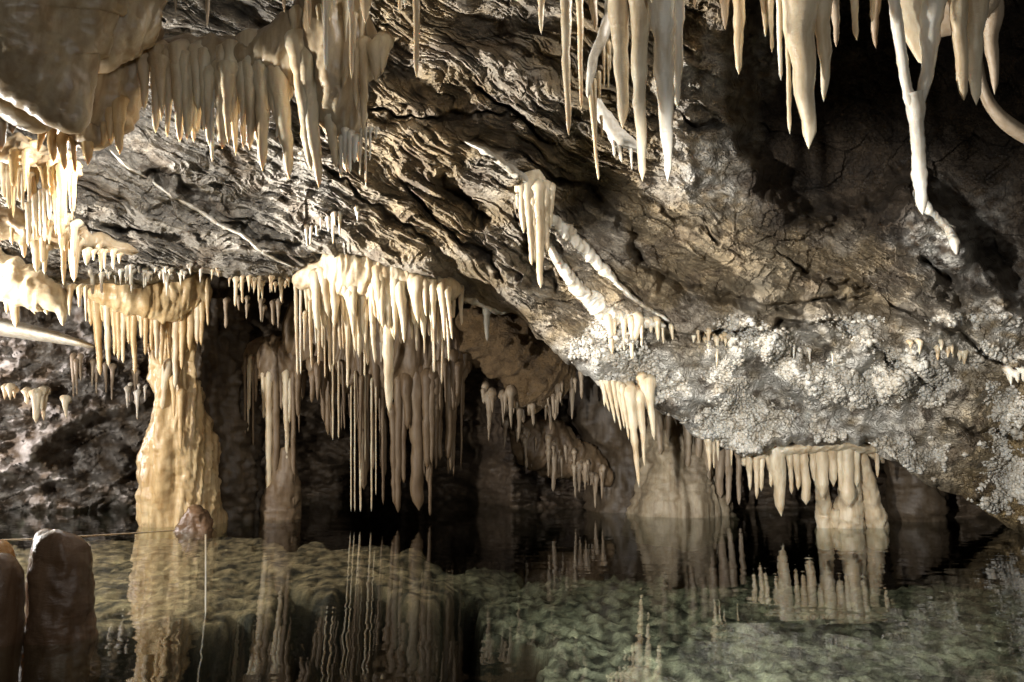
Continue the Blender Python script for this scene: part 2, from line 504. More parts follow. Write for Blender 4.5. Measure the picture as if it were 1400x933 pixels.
def disp(x, y):
    pop, rg, left, dark = masks(x, y)
    wx = x + 22 * fbm(x / 170, y / 120, 1, 3); wy = y + 22 * fbm(x / 170, y / 120, 5, 3)
    t = wy - np.interp(wx, SLX, SLY)
    s = wx + 0.45 * wy
    amp = 0.6 + 0.8 * pn(s / 260, t / 90, 9)
    def terr(P, ph, seed):
        q = t / P + ph + 0.35 * pn(s / 180, t / 60, seed)
        f = q - np.floor(q)
        return f * sstep(1.0, 0.86, f)
    sj = s + 10 * pn(x / 26, y / 22, 44); tj = t + 5 * pn(x / 22, y / 16, 45)
    strata = 0.13 * terr(83, 0.2, 31) * np.clip(amp, 0.1, 2)
    strata = strata + 0.055 * terr(31, 0.6, 32) * np.clip(0.6 + 1.5 * pn(s / 150, t / 50, 33), 0, 2)
    strata = strata + 0.020 * terr(11.5, 0.1, 34) * np.clip(0.3 + 1.8 * pn(s / 90, t / 30, 35), 0, 2)
    strata = strata + 0.11 * plates(sj / 190, tj / 34, 46, 0.5) + 0.06 * plates(sj / 85 + 3, tj / 14, 47, 0.6) + 0.03 * plates(sj / 34, tj / 6.5, 48, 0.7)
    strata = strata + 0.05 * ridged(s / 90, t / 18, 36, 5) * (0.7 + 0.9 * pn(s / 200, t / 80, 37))
    strata = strata + 0.014 * ridged(x / 16, y / 9, 43, 3)
    rough = 0.10 * fbm(x / 95, y / 95, 40, 3) + 0.05 * ridged(x / 34, y / 28, 41, 5) + 0.06 * plates(wx / 46, wy / 40, 49, 0.9) + 0.04 * plates(wx / 19, wy / 17, 56, 0.7) + 0.012 * fbm(x / 7, y / 7, 42, 2)
    lump = 0.26 * fbm(x / 85, y / 75, 50, 3)
    w1 = worley(x / 26 + 0.4 * pn(x / 20, y / 20, 3), y / 24, 51); w2 = worley(x / 11, y / 10, 52); w3 = worley(x / 5.2, y / 5, 53)
    def bulb(w, k): return np.sqrt(np.clip(1 - (w * k) ** 2, 0, 1))
    patch = np.clip(0.5 + 1.2 * pn(x / 60, y / 50, 57), 0, 1)
    lump = lump + 0.5 * (0.6 - worley(wx / 66, wy / 58, 55)) + 0.13 * bulb(w1, 1.05) + (0.05 + 0.05 * patch) * bulb(w2, 1.1) + 0.035 * patch * bulb(w3, 1.1) + 0.05 * ridged(x / 30, y / 26, 54, 4)
    p = np.clip(pop + 0.8 * rg, 0, 1)
    d = (1 - p) * (strata * (1 - 0.7 * dark) + rough * (0.6 + 0.7 * np.maximum(dark, sstep(780, 950, x)))) + p * lump
    hx = x + 14 * fbm(x / 40, y / 40, 77, 3); hy = y + 14 * fbm(x / 40, y / 40, 78, 3)
    low = np.interp(hx, HOLLOW[:, 0], HOLLOW[:, 1])
    d = d - 1.3 * sstep(0, 70, low - hy) * sstep(-140, 40, hy) * sstep(985, 1050, hx) * sstep(1750, 1450, hx)
    for pts, h, w in RIDGES:
        xs = [q[0] for q in pts]; ys = [q[1] for q in pts]
        m = (x > min(xs) - 4 * w) & (x < max(xs) + 4 * w) & (y > min(ys) - 4 * w) & (y < max(ys) + 4 * w)
        if not np.any(m): continue
        dd, side, fr = seg_dist(x[m] + 6 * pn(x[m] / 40, y[m] / 40, 71), y[m] + 6 * pn(x[m] / 40, y[m] / 40, 72), pts)
        ww = np.where(side > 0, w * 1.7, w * 0.6)
        d[m] += h * np.exp(-(dd / ww) ** 2) * sstep(0, 0.12, fr) * sstep(1.0, 0.85, fr)
    for pts, h, w in CRACKS:
        xs = [q[0] for q in pts]; ys = [q[1] for q in pts]
        m = (x > min(xs) - 4 * w) & (x < max(xs) + 4 * w) & (y > min(ys) - 4 * w) & (y < max(ys) + 4 * w)
        if not np.any(m): continue
        jx = 9 * fbm(x[m] / 36, y[m] / 36, 73, 3); jy = 9 * fbm(x[m] / 36, y[m] / 36, 74, 3)
        dd, side, fr = seg_dist(x[m] + jx, y[m] + jy, pts)
        ww = w * np.clip(1 + 0.9 * pn(fr * 7, fr * 0 + h * 31, 79), 0.3, 2)
        prof = np.where(side > 0, sstep(1.1, 0.0, dd / ww), sstep(0.45, 0.0, dd / ww))
        d[m] -= h * prof * sstep(0, 0.12, fr) * sstep(1.0, 0.88, fr)
    for cx, cy, rx, ry, an, h in PITS:
        m = (np.abs(x - cx) < 3 * max(rx, ry)) & (np.abs(y - cy) < 3 * max(rx, ry))
        if not np.any(m): continue
        d[m] -= h * blob(x[m] + 10 * pn(x[m] / 40, y[m] / 40, 75), y[m] + 10 * pn(x[m] / 40, y[m] / 40, 76), cx, cy, rx, ry, an)
    return d


def depth(x, y):
    x = np.atleast_1d(np.asarray(x, float)); y = np.atleast_1d(np.asarray(y, float))
    return bil(_base, x, y) - disp(x, y)


def rock_color(x, y):
    pop, rg, left, dark = masks(x, y)
    def L3(a): return np.array(a)[None, :]
    n = fbm(x / 60, y / 45, 81, 4)[:, None]; n2 = fbm(x / 200, y / 140, 85, 3)[:, None]; n3 = fbm(x / 18, y / 12, 88, 3)[:, None]
    tan = L3((0.47, 0.365, 0.225)) * (1 + 0.5 * n) + L3((0.05, 0.02, -0.01)) * n2
    grey = L3((0.47, 0.43, 0.37)) * (1 + 0.5 * n)
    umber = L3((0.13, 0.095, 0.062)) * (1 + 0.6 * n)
    white = L3((0.74, 0.71, 0.64)) * (1 + 0.25 * n3)
    ochre = L3((0.42, 0.31, 0.16)) * (1 + 0.3 * n)
    gl = np.clip(left + 0.75 * sstep(-0.1, 0.5, n2[:, 0] + 0.4 * n[:, 0]), 0, 1)[:, None]
    c = tan * (1 - gl) + grey * gl
    dk = np.clip(sstep(0.12, 0.6, n[:, 0] + 0.3 * n3[:, 0]) * 0.7, 0, 1)[:, None]
    c = c * (1 - dk) + umber * dk
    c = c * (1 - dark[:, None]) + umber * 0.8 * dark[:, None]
    pw = pop * sstep(1440, 1230, x + 0.5 * (y - 500)) * np.clip(0.95 + 0.9 * n[:, 0] + 0.5 * n3[:, 0], 0.1, 1)
    po = pop[:, None]
    c = c * (1 - po) + ochre * (0.9 + 0.4 * n3) * po
    w = np.clip(pw + rg * np.clip(0.6 + n3[:, 0], 0, 1), 0, 1)[:, None]
    c = c * (1 - w) + white * w
    dirt = (po[:, 0] * sstep(0.15, 0.5, fbm(x / 52, y / 40, 91, 4)))[:, None]
    c = c * (1 - 0.75 * dirt) + umber * 0.75 * dirt
    return np.clip(c, 0.02, 0.85)


def build_ceiling():
    xs = np.concatenate([np.arange(-480, -20, 12), np.arange(-20, 1420, 1.6), np.arange(1420, 1900, 12)])
    v = np.concatenate([np.linspace(-900, -30, 70, endpoint=False)])
    nin = 410
    X = np.repeat(xs[None, :], len(v) + nin, 0)
    top = np.repeat(v[:, None], len(xs), 1)
    f = np.linspace(0, 1, nin)[:, None]
    ed = edge(xs)[None, :] + 10 * pn(xs / 28, xs * 0 + 3.3, 11)[None, :] + 4 * pn(xs / 9, xs * 0 + 1.3, 12)[None, :]
    inn = -30 + (ed + 30) * f
    Y = np.concatenate([top, inn], 0)
    D = depth(X.ravel(), Y.ravel()).reshape(X.shape)
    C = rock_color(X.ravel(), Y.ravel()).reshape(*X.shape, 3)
    D[-12:] += 0.35 * (np.linspace(0, 1, 12)[:, None]) ** 2.2             # rounded lip
    pp, rg, _, _ = masks(X, Y)
    Al = np.clip(pp + rg, 0, 1)
    Al = np.concatenate([Al, np.repeat(Al[-1:], 8, 0)], 0)
    P = at(X, Y, D)
    back = []
    for k in range(1, 9):                                                 # the rock turns up and back behind the lip
        q = P[-1].copy()
        q[:, 1] += 0.1 * k + 0.045 * k * k
        q[:, 2] += 0.035 * k * k + 0.03 * fbm(xs / 30, xs * 0 + k * 0.4, 14, 3)
        back.append(q)
    P = np.concatenate([P, np.stack(back)], 0)
    C = np.concatenate([C, np.repeat(C[-1:], 8, 0)], 0)
    nr, nc = P.shape[:2]
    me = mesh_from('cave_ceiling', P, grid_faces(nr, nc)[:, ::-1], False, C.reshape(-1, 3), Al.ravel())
    link('cave_ceiling', me, M_ROCK, kind='structure')


build_ceiling()


# ------------------------------------------------------------------ the chamber behind
def wall_depth(x, y):
    d = np.interp(x, [-500, 0, 220, 330, 420, 520, 640, 700, 860, 1000, 1200, 1400, 1900], [8.6, 10.0, 10.6, 12, 13.5, 14, 12.5, 10.8, 10.4, 10.8, 9.8, 9.0, 8.5])
    d = d - 0.004 * np.clip(520 - y, 0, 400)
    t = y - 0.30 * x * np.where(x < 250, -1, 1)
    d = d - 0.35 * fbm(x / 90, y / 60, 101, 4) - 0.22 * ridged(x / 60, t / 26, 102, 4) - 0.08 * ridged(x / 18, y / 14, 103, 4) - 0.12 * plates(x / 34, t / 14, 104, 0.7) - 0.06 * worley(x / 12, y / 9, 105)
    for pts, h, w in [([(40, 622), (80, 585), (130, 560), (200, 545)], 0.5, 14), ([(40, 622), (85, 650), (140, 668), (195, 690)], 0.5, 14),
                      ([(150, 600), (172, 630), (160, 650)], 0.4, 12), ([(0, 545), (60, 548), (110, 570)], 0.4, 10),
                      ([(0, 640), (30, 655), (55, 668)], 0.4, 10)]:
        dd, side, fr = seg_dist(x, y, pts)
        d = d - h * np.exp(-(dd / w) ** 2)
    return d


def build_wall():
    xs = np.concatenate([np.arange(-500, -10, 6.0), np.arange(-10, 230, 1.6), np.arange(230, 900, 3.2), np.arange(900, 1900, 6)]); ys = np.concatenate([np.arange(150, 440, 6.0), np.arange(440, 720, 1.8), np.arange(720, 790, 6)])
    X, Y = np.meshgrid(xs, ys)
    D = wall_depth(X, Y)
    n = fbm(X / 50, Y / 40, 111, 4)[..., None]
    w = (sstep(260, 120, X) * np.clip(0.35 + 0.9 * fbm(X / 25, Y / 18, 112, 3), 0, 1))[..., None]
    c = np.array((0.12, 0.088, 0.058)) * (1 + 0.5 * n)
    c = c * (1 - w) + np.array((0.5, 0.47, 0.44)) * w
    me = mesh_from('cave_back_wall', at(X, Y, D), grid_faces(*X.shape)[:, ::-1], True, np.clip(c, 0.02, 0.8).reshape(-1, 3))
    link('cave_back_wall', me, M_DARKROCK, kind='structure')


build_wall()


# ------------------------------------------------------------------ pool
def bed_depth(px, py):
    """depth of the pool floor under the water pixel (px, py)"""
    wx = px + 26 * fbm(px / 70, py / 30, 121, 3); wy = py + 12 * fbm(px / 60, py / 28, 125, 3)
    rim = np.interp(wx, [-300, 0, 290, 420, 640, 1500], [742, 738, 723, 730, 742, 752])
    hole_top = np.interp(wx, [-300, 60, 130, 190, 280, 340, 410, 480, 590, 640, 690, 730, 760, 800], [880, 870, 872, 868, 858, 845, 826, 815, 832, 806, 838, 880, 935, 1100])
    hole_top = hole_top - 0.2 * (hole_top - 623)
    shelf = 0.07 + 0.10 * sstep(0, 90, wy - rim)
    gorge = np.where(wx < 620, shelf, 0.26)
    m = sstep(520, 700, wx)
    d = shelf * (1 - m) + 0.30 * m
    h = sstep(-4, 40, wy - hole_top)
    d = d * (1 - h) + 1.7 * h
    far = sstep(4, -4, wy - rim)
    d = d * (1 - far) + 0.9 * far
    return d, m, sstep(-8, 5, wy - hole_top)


def build_pool():
    xs = np.arange(-500, 1900, 3.0)
    ys = np.concatenate([np.array([672, 676, 680, 684, 688, 692, 696, 700, 703, 706, 709]), np.arange(711, 960, 1.4), np.arange(960, 1300, 10), np.array([1400, 1800, 2600])])
    X, Y = np.meshgrid(xs, ys)
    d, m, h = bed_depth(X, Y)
    P = on_water(X, Y)
    u, v = P[..., 0], P[..., 1]
    n_ = lambda a, b: pn(a / 0.2, b / 0.2, 138)
    rel = 0.022 * ridged(u / 0.42, v / 0.3, 131, 6) + 0.018 * (1 - worley(u / 0.16, v / 0.2, 132))
    rip = 0.05 * ridged((u + 0.35 * v) / 0.17, v / 0.5, 133, 3) + 0.02 * plates(u / 0.13, v / 0.12, 139, 0.5)
    rel = rel + 0.025 * plates(u / 0.34 + 0.2 * n_(u, v), v / 0.26, 137, 0.3) * (1 - m)
    rel = rel * (1 - m) + (rel + rip) * m
    for cx, cy, rx, ry, hh in [(425, 885, 40, 13, 1.25), (505, 925, 30, 14, 1.2), (440, 912, 22, 7, 1.1), (660, 893, 14, 7, 1.0)]:
        d = d - hh * blob(X + 14 * pn(X / 18, Y / 9, 141), Y + 7 * pn(X / 18, Y / 9, 142), cx, cy, rx, ry)
    P[..., 2] = -np.clip(d - rel, 0.012, 3)
    n = fbm(u / 0.5, v / 0.6, 135, 4)[..., None]; n2 = fbm(u / 0.09, v / 0.11, 136, 4)[..., None]
    brown = np.array((0.34, 0.25, 0.155)); green = np.array((0.31, 0.30, 0.235))
    mm = m[..., None]
    c = (brown * (1 - mm) + green * mm) * np.clip(1 + 0.6 * n + 1.6 * n2, 0.12, 2.2)
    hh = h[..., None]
    c = c * (1 - hh) + np.array((0.045, 0.036, 0.024)) * (1 + 0.5 * n) * hh  # shade on the wall of the deep hole, painted into the bed colour
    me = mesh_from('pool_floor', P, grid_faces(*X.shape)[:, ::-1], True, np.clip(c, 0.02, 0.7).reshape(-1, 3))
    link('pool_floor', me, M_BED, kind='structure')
    wv = [(-9, -1, 0), (9, -1, 0), (9, 16, 0), (-9, 16, 0)]
    wv = wv + [(a, b, -4) for a, b, _ in wv]
    link('pool_water', mesh_from('pool_water', wv, [(0, 1, 2, 3), (7, 6, 5, 4), (0, 4, 5, 1), (1, 5, 6, 2), (2, 6, 7, 3), (3, 7, 4, 0)], False), M_WATER, kind='structure')


build_pool()


# ------------------------------------------------------------------ dripstone builders
def frames(P):
    T = np.gradient(P, axis=0)
    T /= np.linalg.norm(T, axis=1)[:, None] + 1e-9
    view = P - CAM
    view /= np.linalg.norm(view, axis=1)[:, None]
    A = np.cross(T, view); A /= np.linalg.norm(A, axis=1)[:, None] + 1e-9
    B = np.cross(A, T)
    return T, A, B


def resample(P, R, n):
    P = np.asarray(P, float); R = np.asarray(R, float)
    seg = np.r_[0, np.cumsum(np.linalg.norm(np.diff(P, axis=0), axis=1))]
    s = np.linspace(0, seg[-1], n)
    return np.stack([np.interp(s, seg, P[:, k]) for k in range(3)], 1), np.stack([np.interp(s, seg, R[:, k]) for k in range(R.shape[1])], 1), s


def spike_mesh(name, P, R, sides=10, seed=0, rough=0.2, rings=None, wob=0.25):
    """tapering dripstone along P (root to tip) with radii R"""
    P = np.asarray(P, float); R = np.asarray(R, float)
    length = np.linalg.norm(np.diff(P, axis=0), axis=1).sum()
    n = rings or int(np.clip(length / max(R.max() * 0.55, 0.012), 9, 34))
    Q, r, s = resample(P, R[:, None], n)
    r = r[:, 0]
    T, A, B = frames(Q)
    q = s / s[-1]
    tip = np.sqrt(np.clip(1 - ((q - 0.93) / 0.07).clip(0, 1) ** 2, 0, 1))
    r = r * (0.25 + 0.75 * tip)
    se = seed * 13.7
    r = r * (1 + rough * pn(s / 0.055 + se, s * 0 + se, 3) + 0.5 * rough * pn(s / 0.02 + se, s * 0 + se + 5, 4))
    rm = np.median(r)
    Q = Q + (A * pn(s / 0.22 + se, s * 0 + se + 2, 6)[:, None] + B * pn(s / 0.22 + se, s * 0 + se + 8, 7)[:, None]) * (rm * wob) * np.minimum(q * 3, 1)[:, None]
    th = np.arange(sides) / sides * 2 * np.pi
    rr = r[:, None] * (1 + 0.13 * pn(np.cos(th)[None, :] * 1.1 + se + s[:, None] / 0.3, np.sin(th)[None, :] * 1.1 + s[:, None] / 0.3, 9))
    V = Q[:, None, :] + rr[..., None] * (np.cos(th)[None, :, None] * A[:, None, :] + np.sin(th)[None, :, None] * B[:, None, :])
    V[-1] = Q[-1] + T[-1] * r[-2] * 0.5
    return mesh_from(name, V, grid_faces(n, sides, True))


def drip(x0, y0, x1, y1, d, w, taper=0.75, d1=None, flare=1.25, bend=None):
    """path and radii from pixel coordinates (w = width in px near the root)"""
    d1 = d if d1 is None else d1
    f = np.array([0, 0.06, 0.16, 0.4, 0.7, 0.9, 1.0])
    prof = np.array([flare, 1.08, 1.0, 1 - taper * 0.32, 1 - taper * 0.66, 1 - taper * 0.88, 1 - taper])
    xs = x0 + (x1 - x0) * f; ys = y0 + (y1 - y0) * f
    if bend: xs = xs + bend * np.sin(f * np.pi)
    ds = d + (d1 - d) * f
    return at(xs, ys, ds), w * 0.5 * ds / FPX * prof


SEED = [0]


def stalactite(x0, y0, x1, y1, d, w, mat, parent=None, label=None, group=None, name='stalactite', taper=0.75, into=0.12, sides=None, **k):
    SEED[0] += 1
    P, R = drip(x0, y0, x1, y1, d, w, taper, **k)
    if into:                                              # carry the root up into the roof it hangs from
        r = P[0].copy()
        if y0 < 0:                                        # rooted out of frame, straight up
            r[2] += into; r[1] += into * 0.25
            P = np.concatenate([r[None], P]); R = np.concatenate([[R[0] * 1.15], R])
        else:                                             # shoulder bending back into the rock or curtain behind
            k2 = max(into, (2.2 if parent is not None or d < 8 else 1.0) * R[0])
            q = r + np.array([0, 0.45 * k2, 0.35 * k2]); r = r + np.array([0, 1.3 * k2, 0.55 * k2])
            P = np.concatenate([r[None], q[None], P]); R = np.concatenate([[R[0] * 0.35, R[0] * 0.95], R])
    sides = sides or (8 if w < 7 else 12 if w < 16 else 18)
    me = spike_mesh(name, P, R, sides, SEED[0])
    o = link(name, me, mat, parent)
    if parent is None:
        o['label'] = label; o['category'] = 'soda straw' if name == 'soda_straw' else name.replace('_', ' ')
        if group: o['group'] = group
    return o


def body_mesh(name, secs, seg=40, rings=60, flute=0.10, fs=9.0, fz=1.2, seed=0, fine=0.02, squareness=1.0, endcap=True):
    """rounded mass along a path: secs = (px, py, depth, half width px, half depth m); vertical flutes and lumps"""
    P = np.array([at(a, b, c) for a, b, c, *_ in secs])
    R = np.array([(w * c / FPX, t) for _, _, c, w, t in secs])
    Q, r, s = resample(P, R, rings)
    for _ in range(2):
        Q[1:-1] = (Q[:-2] + 2 * Q[1:-1] + Q[2:]) / 4
        r[1:-1] = (r[:-2] + 2 * r[1:-1] + r[2:]) / 4
    T, A, B = frames(Q)
    if endcap:
        q = np.linspace(0, 1, rings)
        e = np.sqrt(np.clip(1 - ((q - 0.94) / 0.06).clip(0, 1) ** 2, 0.0, 1)) * np.sqrt(np.clip(1 - ((0.03 - q) / 0.03).clip(0, 1) ** 2, 0.0, 1))
        r = r * np.maximum(e, 0.03)[:, None]
    th = np.arange(seg) / seg * 2 * np.pi
    c, sn = np.cos(th), np.sin(th)
    ex = squareness
    c2 = np.sign(c) * np.abs(c) ** ex; s2 = np.sign(sn) * np.abs(sn) ** ex
    V = Q[:, None, :] + r[:, 0][:, None, None] * c2[None, :, None] * A[:, None, :] + r[:, 1][:, None, None] * s2[None, :, None] * B[:, None, :]
    Nrm = c[None, :, None] * A[:, None, :] + sn[None, :, None] * B[:, None, :]
    x, y, z = V[..., 0], V[..., 1], V[..., 2]
    sc = np.minimum(r.min(1)[:, None] * 3, 1.0) * 1.0
    o = seed * 7.3
    k = flute * (ridged((x + 0.7 * y) * fs + o, z * fz + o, 151, 3) - 0.4) + fine * fbm((x + 0.6 * y) * 14 + o, z * 11, 152, 3) + 0.8 * flute * fbm((x - 0.4 * y) * fs * 0.4 + o, z * fz * 1.1, 153, 2)
    V = V + Nrm * (k * np.minimum(sc * 2, 1))[..., None]
    return mesh_from(name, V, grid_faces(rings, seg, True))


def fringe(poly, n, lmin, lmax, wmin, wmax, mat, seed, parent=None, label=None, group=None, d=None, off=0.03, name='stalactite', jit=6, taper=0.75, skew=2.0, lean=0, ordinal=None):
    """n drips rooted along a pixel polyline; depth from the ceiling sheet unless given"""
    R = random.Random(seed)
    pts = np.array(poly, float)
    L = np.r_[0, np.cumsum(np.hypot(*np.diff(pts, axis=0).T))]
    out = []
    cen = [R.random() for _ in range(max(3, n // 4))]
    for k in range(n):
        s = (0.5 * (k + R.uniform(0.1, 0.9)) / n + 0.5 * R.choice(cen)) * L[-1] if R.random() < 0.75 else R.random() * L[-1]
        x = np.interp(s, L, pts[:, 0]); y = np.interp(s, L, pts[:, 1]) + R.uniform(-jit, jit)
        dd = float(wall_depth(np.array([x]), np.array([y + 14]))[0]) - 0.28 if d == 'wall' else (np.interp(s, L, d) if isinstance(d, (list, tuple)) else d) if d is not None else float(depth(x, y)[0]) - 0.03
        dd += R.uniform(-off, off)
        s = min(max(s, 0), L[-1]); ln = lmin + (lmax - lmin) * R.random() ** skew
        w = wmin + (wmax - wmin) * (0.3 * R.random() + 0.7 * (ln - lmin) / (lmax - lmin + 1e-6))
        out.append(stalactite(x, y, x + R.uniform(-1.5, 1.5) + lean * ln, y + ln, dd, w, mat, parent, label, group, name, R.choice([0.35, taper, taper, 0.85]), 0.05, flare=R.uniform(1.1, 2.0)))
    if ordinal:
        words = 'first second third fourth fifth sixth seventh eighth ninth tenth eleventh twelfth thirteenth fourteenth fifteenth sixteenth'.split()
        row = sorted(out, key=lambda o: sum(v.co.x / v.co.y for v in list(o.data.vertices)[-3:]))
        for k, o in enumerate(row):
            h = o.data.vertices[0].co.z - o.data.vertices[-1].co.z
            o['label'] = ('long ' if h > 0.32 else 'short ') + ordinal % words[k]
    return out


def zz(d, up):                       # how far a root at depth d above the frame must run to reach the roof
    return up


# ------------------------------------------------------------------ big stalactites along the top edge
def top(x0, x1, y1, w, d, mat, label, taper=0.7, y0=-20, **k):
    return stalactite(x0, y0, x1, y1, d, w, mat, None, label, None, taper=taper, into=0.55, **k)


top(739, 739, 47, 12, 3.7, M_CREAM, 'short pale stalactite left of the long pair at the top centre')
top(774, 776, 184, 15, 3.6, M_CREAM, 'long even cream stalactite, leftmost long one of the top centre cluster', 0.55)
top(792, 795, 149, 10, 3.7, M_CREAM, 'slim cream stalactite beside the long even one at top centre', 0.55)
top(808, 813, 42, 17, 3.9, M_TAUPE, 'short grey stalactite right of the slim cream one at top centre', 0.7)
top(846, 852, 175, 24, 3.5, M_CREAM, 'thick whitish stalactite with blunt tip, third long one at top centre', 0.4, flare=1.9)
top(873, 877, 247, 27, 3.45, M_CREAM, 'long honey cream stalactite in the middle of the top centre cluster', 0.65)
top(904, 914, 247, 36, 3.5, M_WHITE, 'broad pale grey translucent stalactite at the right of the top centre cluster', 0.75)
top(927, 926, 148, 18, 3.55, M_WHITE, 'glittering white stalactite fused along the right flank of the broad pale one', 0.6)
top(890, 892, 6, 10, 3.3, M_CREAM, 'stub of a pale stalactite just showing at the top edge between two long ones', 0.7)
top(950, 950, 13, 7, 3.9, M_TAUPE, 'tiny dull stalactite in the gap right of the glittering white one', 0.6)
top(989, 992, 40, 16, 3.9, M_TAUPE, 'short dull stalactite just left of the glassy medium one', 0.7)
top(1009, 1012, 101, 17, 3.8, M_CREAM, 'medium glassy stalactite standing alone right of the top centre cluster', 0.5)
top(1044, 1046, 50, 12, 3.9, M_CREAM, 'small tapering stalactite left of the thick cream cone', 0.6)
top(1053, 1055, 71, 8, 3.8, M_CREAM, 'thin stalactite just left of two long straws beside the thick cream cone', 0.4)
top(1064, 1067, 110, 8, 3.75, M_WHITE, 'wet thin straw stalactite with a glinting tip beside the thick cream cone', 0.3)
top(1075, 1080, 183, 7, 3.7, M_CREAM, 'longest thin straw touching the left flank of the thick cream cone', 0.2)
top(1093, 1104, 200, 44, 3.6, M_CREAM, 'thick cream cone with a white wet left edge at upper right', 0.66)
top(1123, 1129, 138, 26, 3.65, M_CREAM, 'tapering cream stalactite on the right side of the thick cone', 0.72)
top(1142, 1144, 63, 13, 3.9, M_TAUPE, 'dull brownish stalactite right of the tapering cream one', 0.6)
top(1166, 1172, 54, 11, 3.9, M_CREAM, 'small stalactite with a clear water drop at its tip', 0.45)
top(1193, 1193, 31, 8, 3.9, M_CREAM, 'tiny white stalactite hanging at the top edge near the forked one', 0.4)
top(1197, 1198, 66, 15, 4.2, M_TAUPE, 'grey stalactite under the tiny white one near the forked one', 0.65)
top(1308, 1318, 136, 22, 3.7, M_CREAM, 'banded cream stalactite leaning right with a bright lower end', 0.45)
top(1333, 1336, 142, 32, 3.75, M_CREAM, 'wide topped stalactite with glossy narrow lower half at upper right', 0.72)
top(1356, 1357, 129, 28, 3.9, M_TAUPE, 'dull stalactite at the far right end of the top row', 0.8)
top(569, 570, 105, 10, 3.6, M_CREAM, 'single even straw like stalactite hanging alone against the dark rock', 0.35)
top(547, 547, 18, 7, 3.8, M_CREAM, 'tiny stalactite left of the single even one', 0.4)
top(554, 554, 11, 6, 3.7, M_WHITE, 'tiny white stalactite touching the top edge beside the single even one', 0.4)
top(504, 499, 31, 19, 3.7, M_CREAM, 'stout stubby stalactite at the top left of centre', 0.6)
top(480, 481, 108, 7, 3.6, M_CREAM, 'long thin beaded straw in front of the big flowstone fringe', 0.3)
top(479, 479, 17, 10, 3.5, M_WHITE, 'short white stalactite in front of the long beaded straw', 0.5)
top(457, 457, 9, 6, 3.6, M_WHITE, 'very small white stalactite stub left of the beaded straw', 0.4)
top(445, 446, 96, 7, 3.55, M_WHITE, 'long white straw in front of the flowstone fringe', 0.2)
top(451, 451, 28, 7, 3.6, M_CREAM, 'short cream straw alongside the long white one', 0.4)
top(441, 442, 34, 5, 3.6, M_WHITE, 'slender white straw left of the long white one', 0.4)
top(422, 423, 39, 7, 3.6, M_CREAM, 'short straw above the bent white stalactite', 0.4)
top(388, 389, 17, 7, 3.8, M_TAUPE, 'faint short stalactite in the dark at the top left', 0.6)
top(400, 400, 5, 5, 3.7, M_WHITE, 'white stalactite tip barely showing at the top edge', 0.5)
top(240, 240, 17, 5, 3.8, M_TAUPE, 'faint thin straw in the dark hollow at the top left', 0.5)
top(284, 284, 36, 7, 3.9, M_TAUPE, 'faint wider stalactite in the dark hollow at the top left', 0.6)

# forked stalactite at the upper right
t = thing('forked_stalactite', at(1250, -60, 3.7), 'forked glassy stalactite whose two legs join into one long white spur at upper right', 'stalactite')
P = at([1208, 1222, 1228, 1236, 1246, 1250], [-120, -10, 40, 100, 140, 160], [3.75] * 6)
link('leg', spike_mesh('leg', P, np.array([30, 17, 15, 14, 15, 12]) * 0.5 * 3.75 / FPX, 14, 301, rings=30), M_WHITE, t)
P = at([1290, 1276, 1272, 1268, 1260, 1252], [-120, -10, 40, 100, 138, 160], [3.75] * 6)
link('leg', spike_mesh('leg', P, np.array([56, 40, 26, 18, 16, 12]) * 0.5 * 3.75 / FPX, 14, 302, rings=30), M_WHITE, t)
P = at([1249, 1253, 1254, 1258, 1262], [128, 150, 185, 240, 292], [3.75, 3.75, 3.76, 3.8, 3.84])
link('spur', spike_mesh('spur', P, np.array([24, 22, 16, 21, 9]) * 0.5 * 3.75 / FPX, 14, 303, rings=30), M_WHITE, t)
link('web', body_mesh('web', [(1240, -40, 3.8, 30, .03), (1250, 20, 3.8, 26, .03), (1256, 60, 3.8, 12, .02), (1262, 88, 3.78, 4, .01)], 30, 30, 0.01, 9, 2, 5, 0.003), M_CREAM, t)
# lump of flowstone at the root of the right row
t = thing('flowstone_lump', at(1310, -40, 3.9), 'rounded dull flowstone lump above the stalactites at the far upper right', 'flowstone')
link('lump', body_mesh('lump', [(1285, -110, 3.95, 90, .2), (1300, -40, 3.95, 75, .16), (1312, 20, 3.95, 52, .1), (1316, 45, 3.95, 30, .05)], 40, 40, 0.03, 9, 2, 6, 0.01), M_TAUPE, t)

# helictite lump between the stalactites at top centre
t = thing('drapery_fragment', at(825, 10, 4.3), 'knobbly cream drapery fragment with drips behind the top centre stalactites', 'drapery')
link('crust', body_mesh('crust', [(836, -60, 4.4, 12, .05), (833, 20, 4.35, 7, .04), (824, 50, 4.3, 8, .04), (812, 75, 4.3, 7, .03), (806, 110, 4.3, 5, .025), (804, 135, 4.3, 3, .015)], 26, 60, 0.03, 14, 7, 8, 0.035), M_CORAL, t)
for a in [(832, 60, 834, 97, 6), (825, 62, 826, 118, 5), (831, 75, 832, 122, 4), (819, 100, 820, 136, 6), (806, 110, 818, 246, 7), (813, 110, 815, 232, 5), (822, 160, 824, 187, 4)]:
    stalactite(*a[:4], 4.3, a[4], M_CREAM, t, into=0.02, taper=0.5)
t = thing('drapery_fragment', at(855, 150, 4.5), 'swollen cream flowstone bulge behind the thick blunt stalactite at top centre', 'drapery')
link('bulge', body_mesh('bulge', [(816, 138, 4.6, 6, .04), (828, 163, 4.55, 10, .05), (845, 188, 4.5, 12, .06), (868, 200, 4.5, 8, .04), (885, 210, 4.5, 3, .02)], 26, 50, 0.03, 14, 6, 9, 0.03), M_CORAL, t)
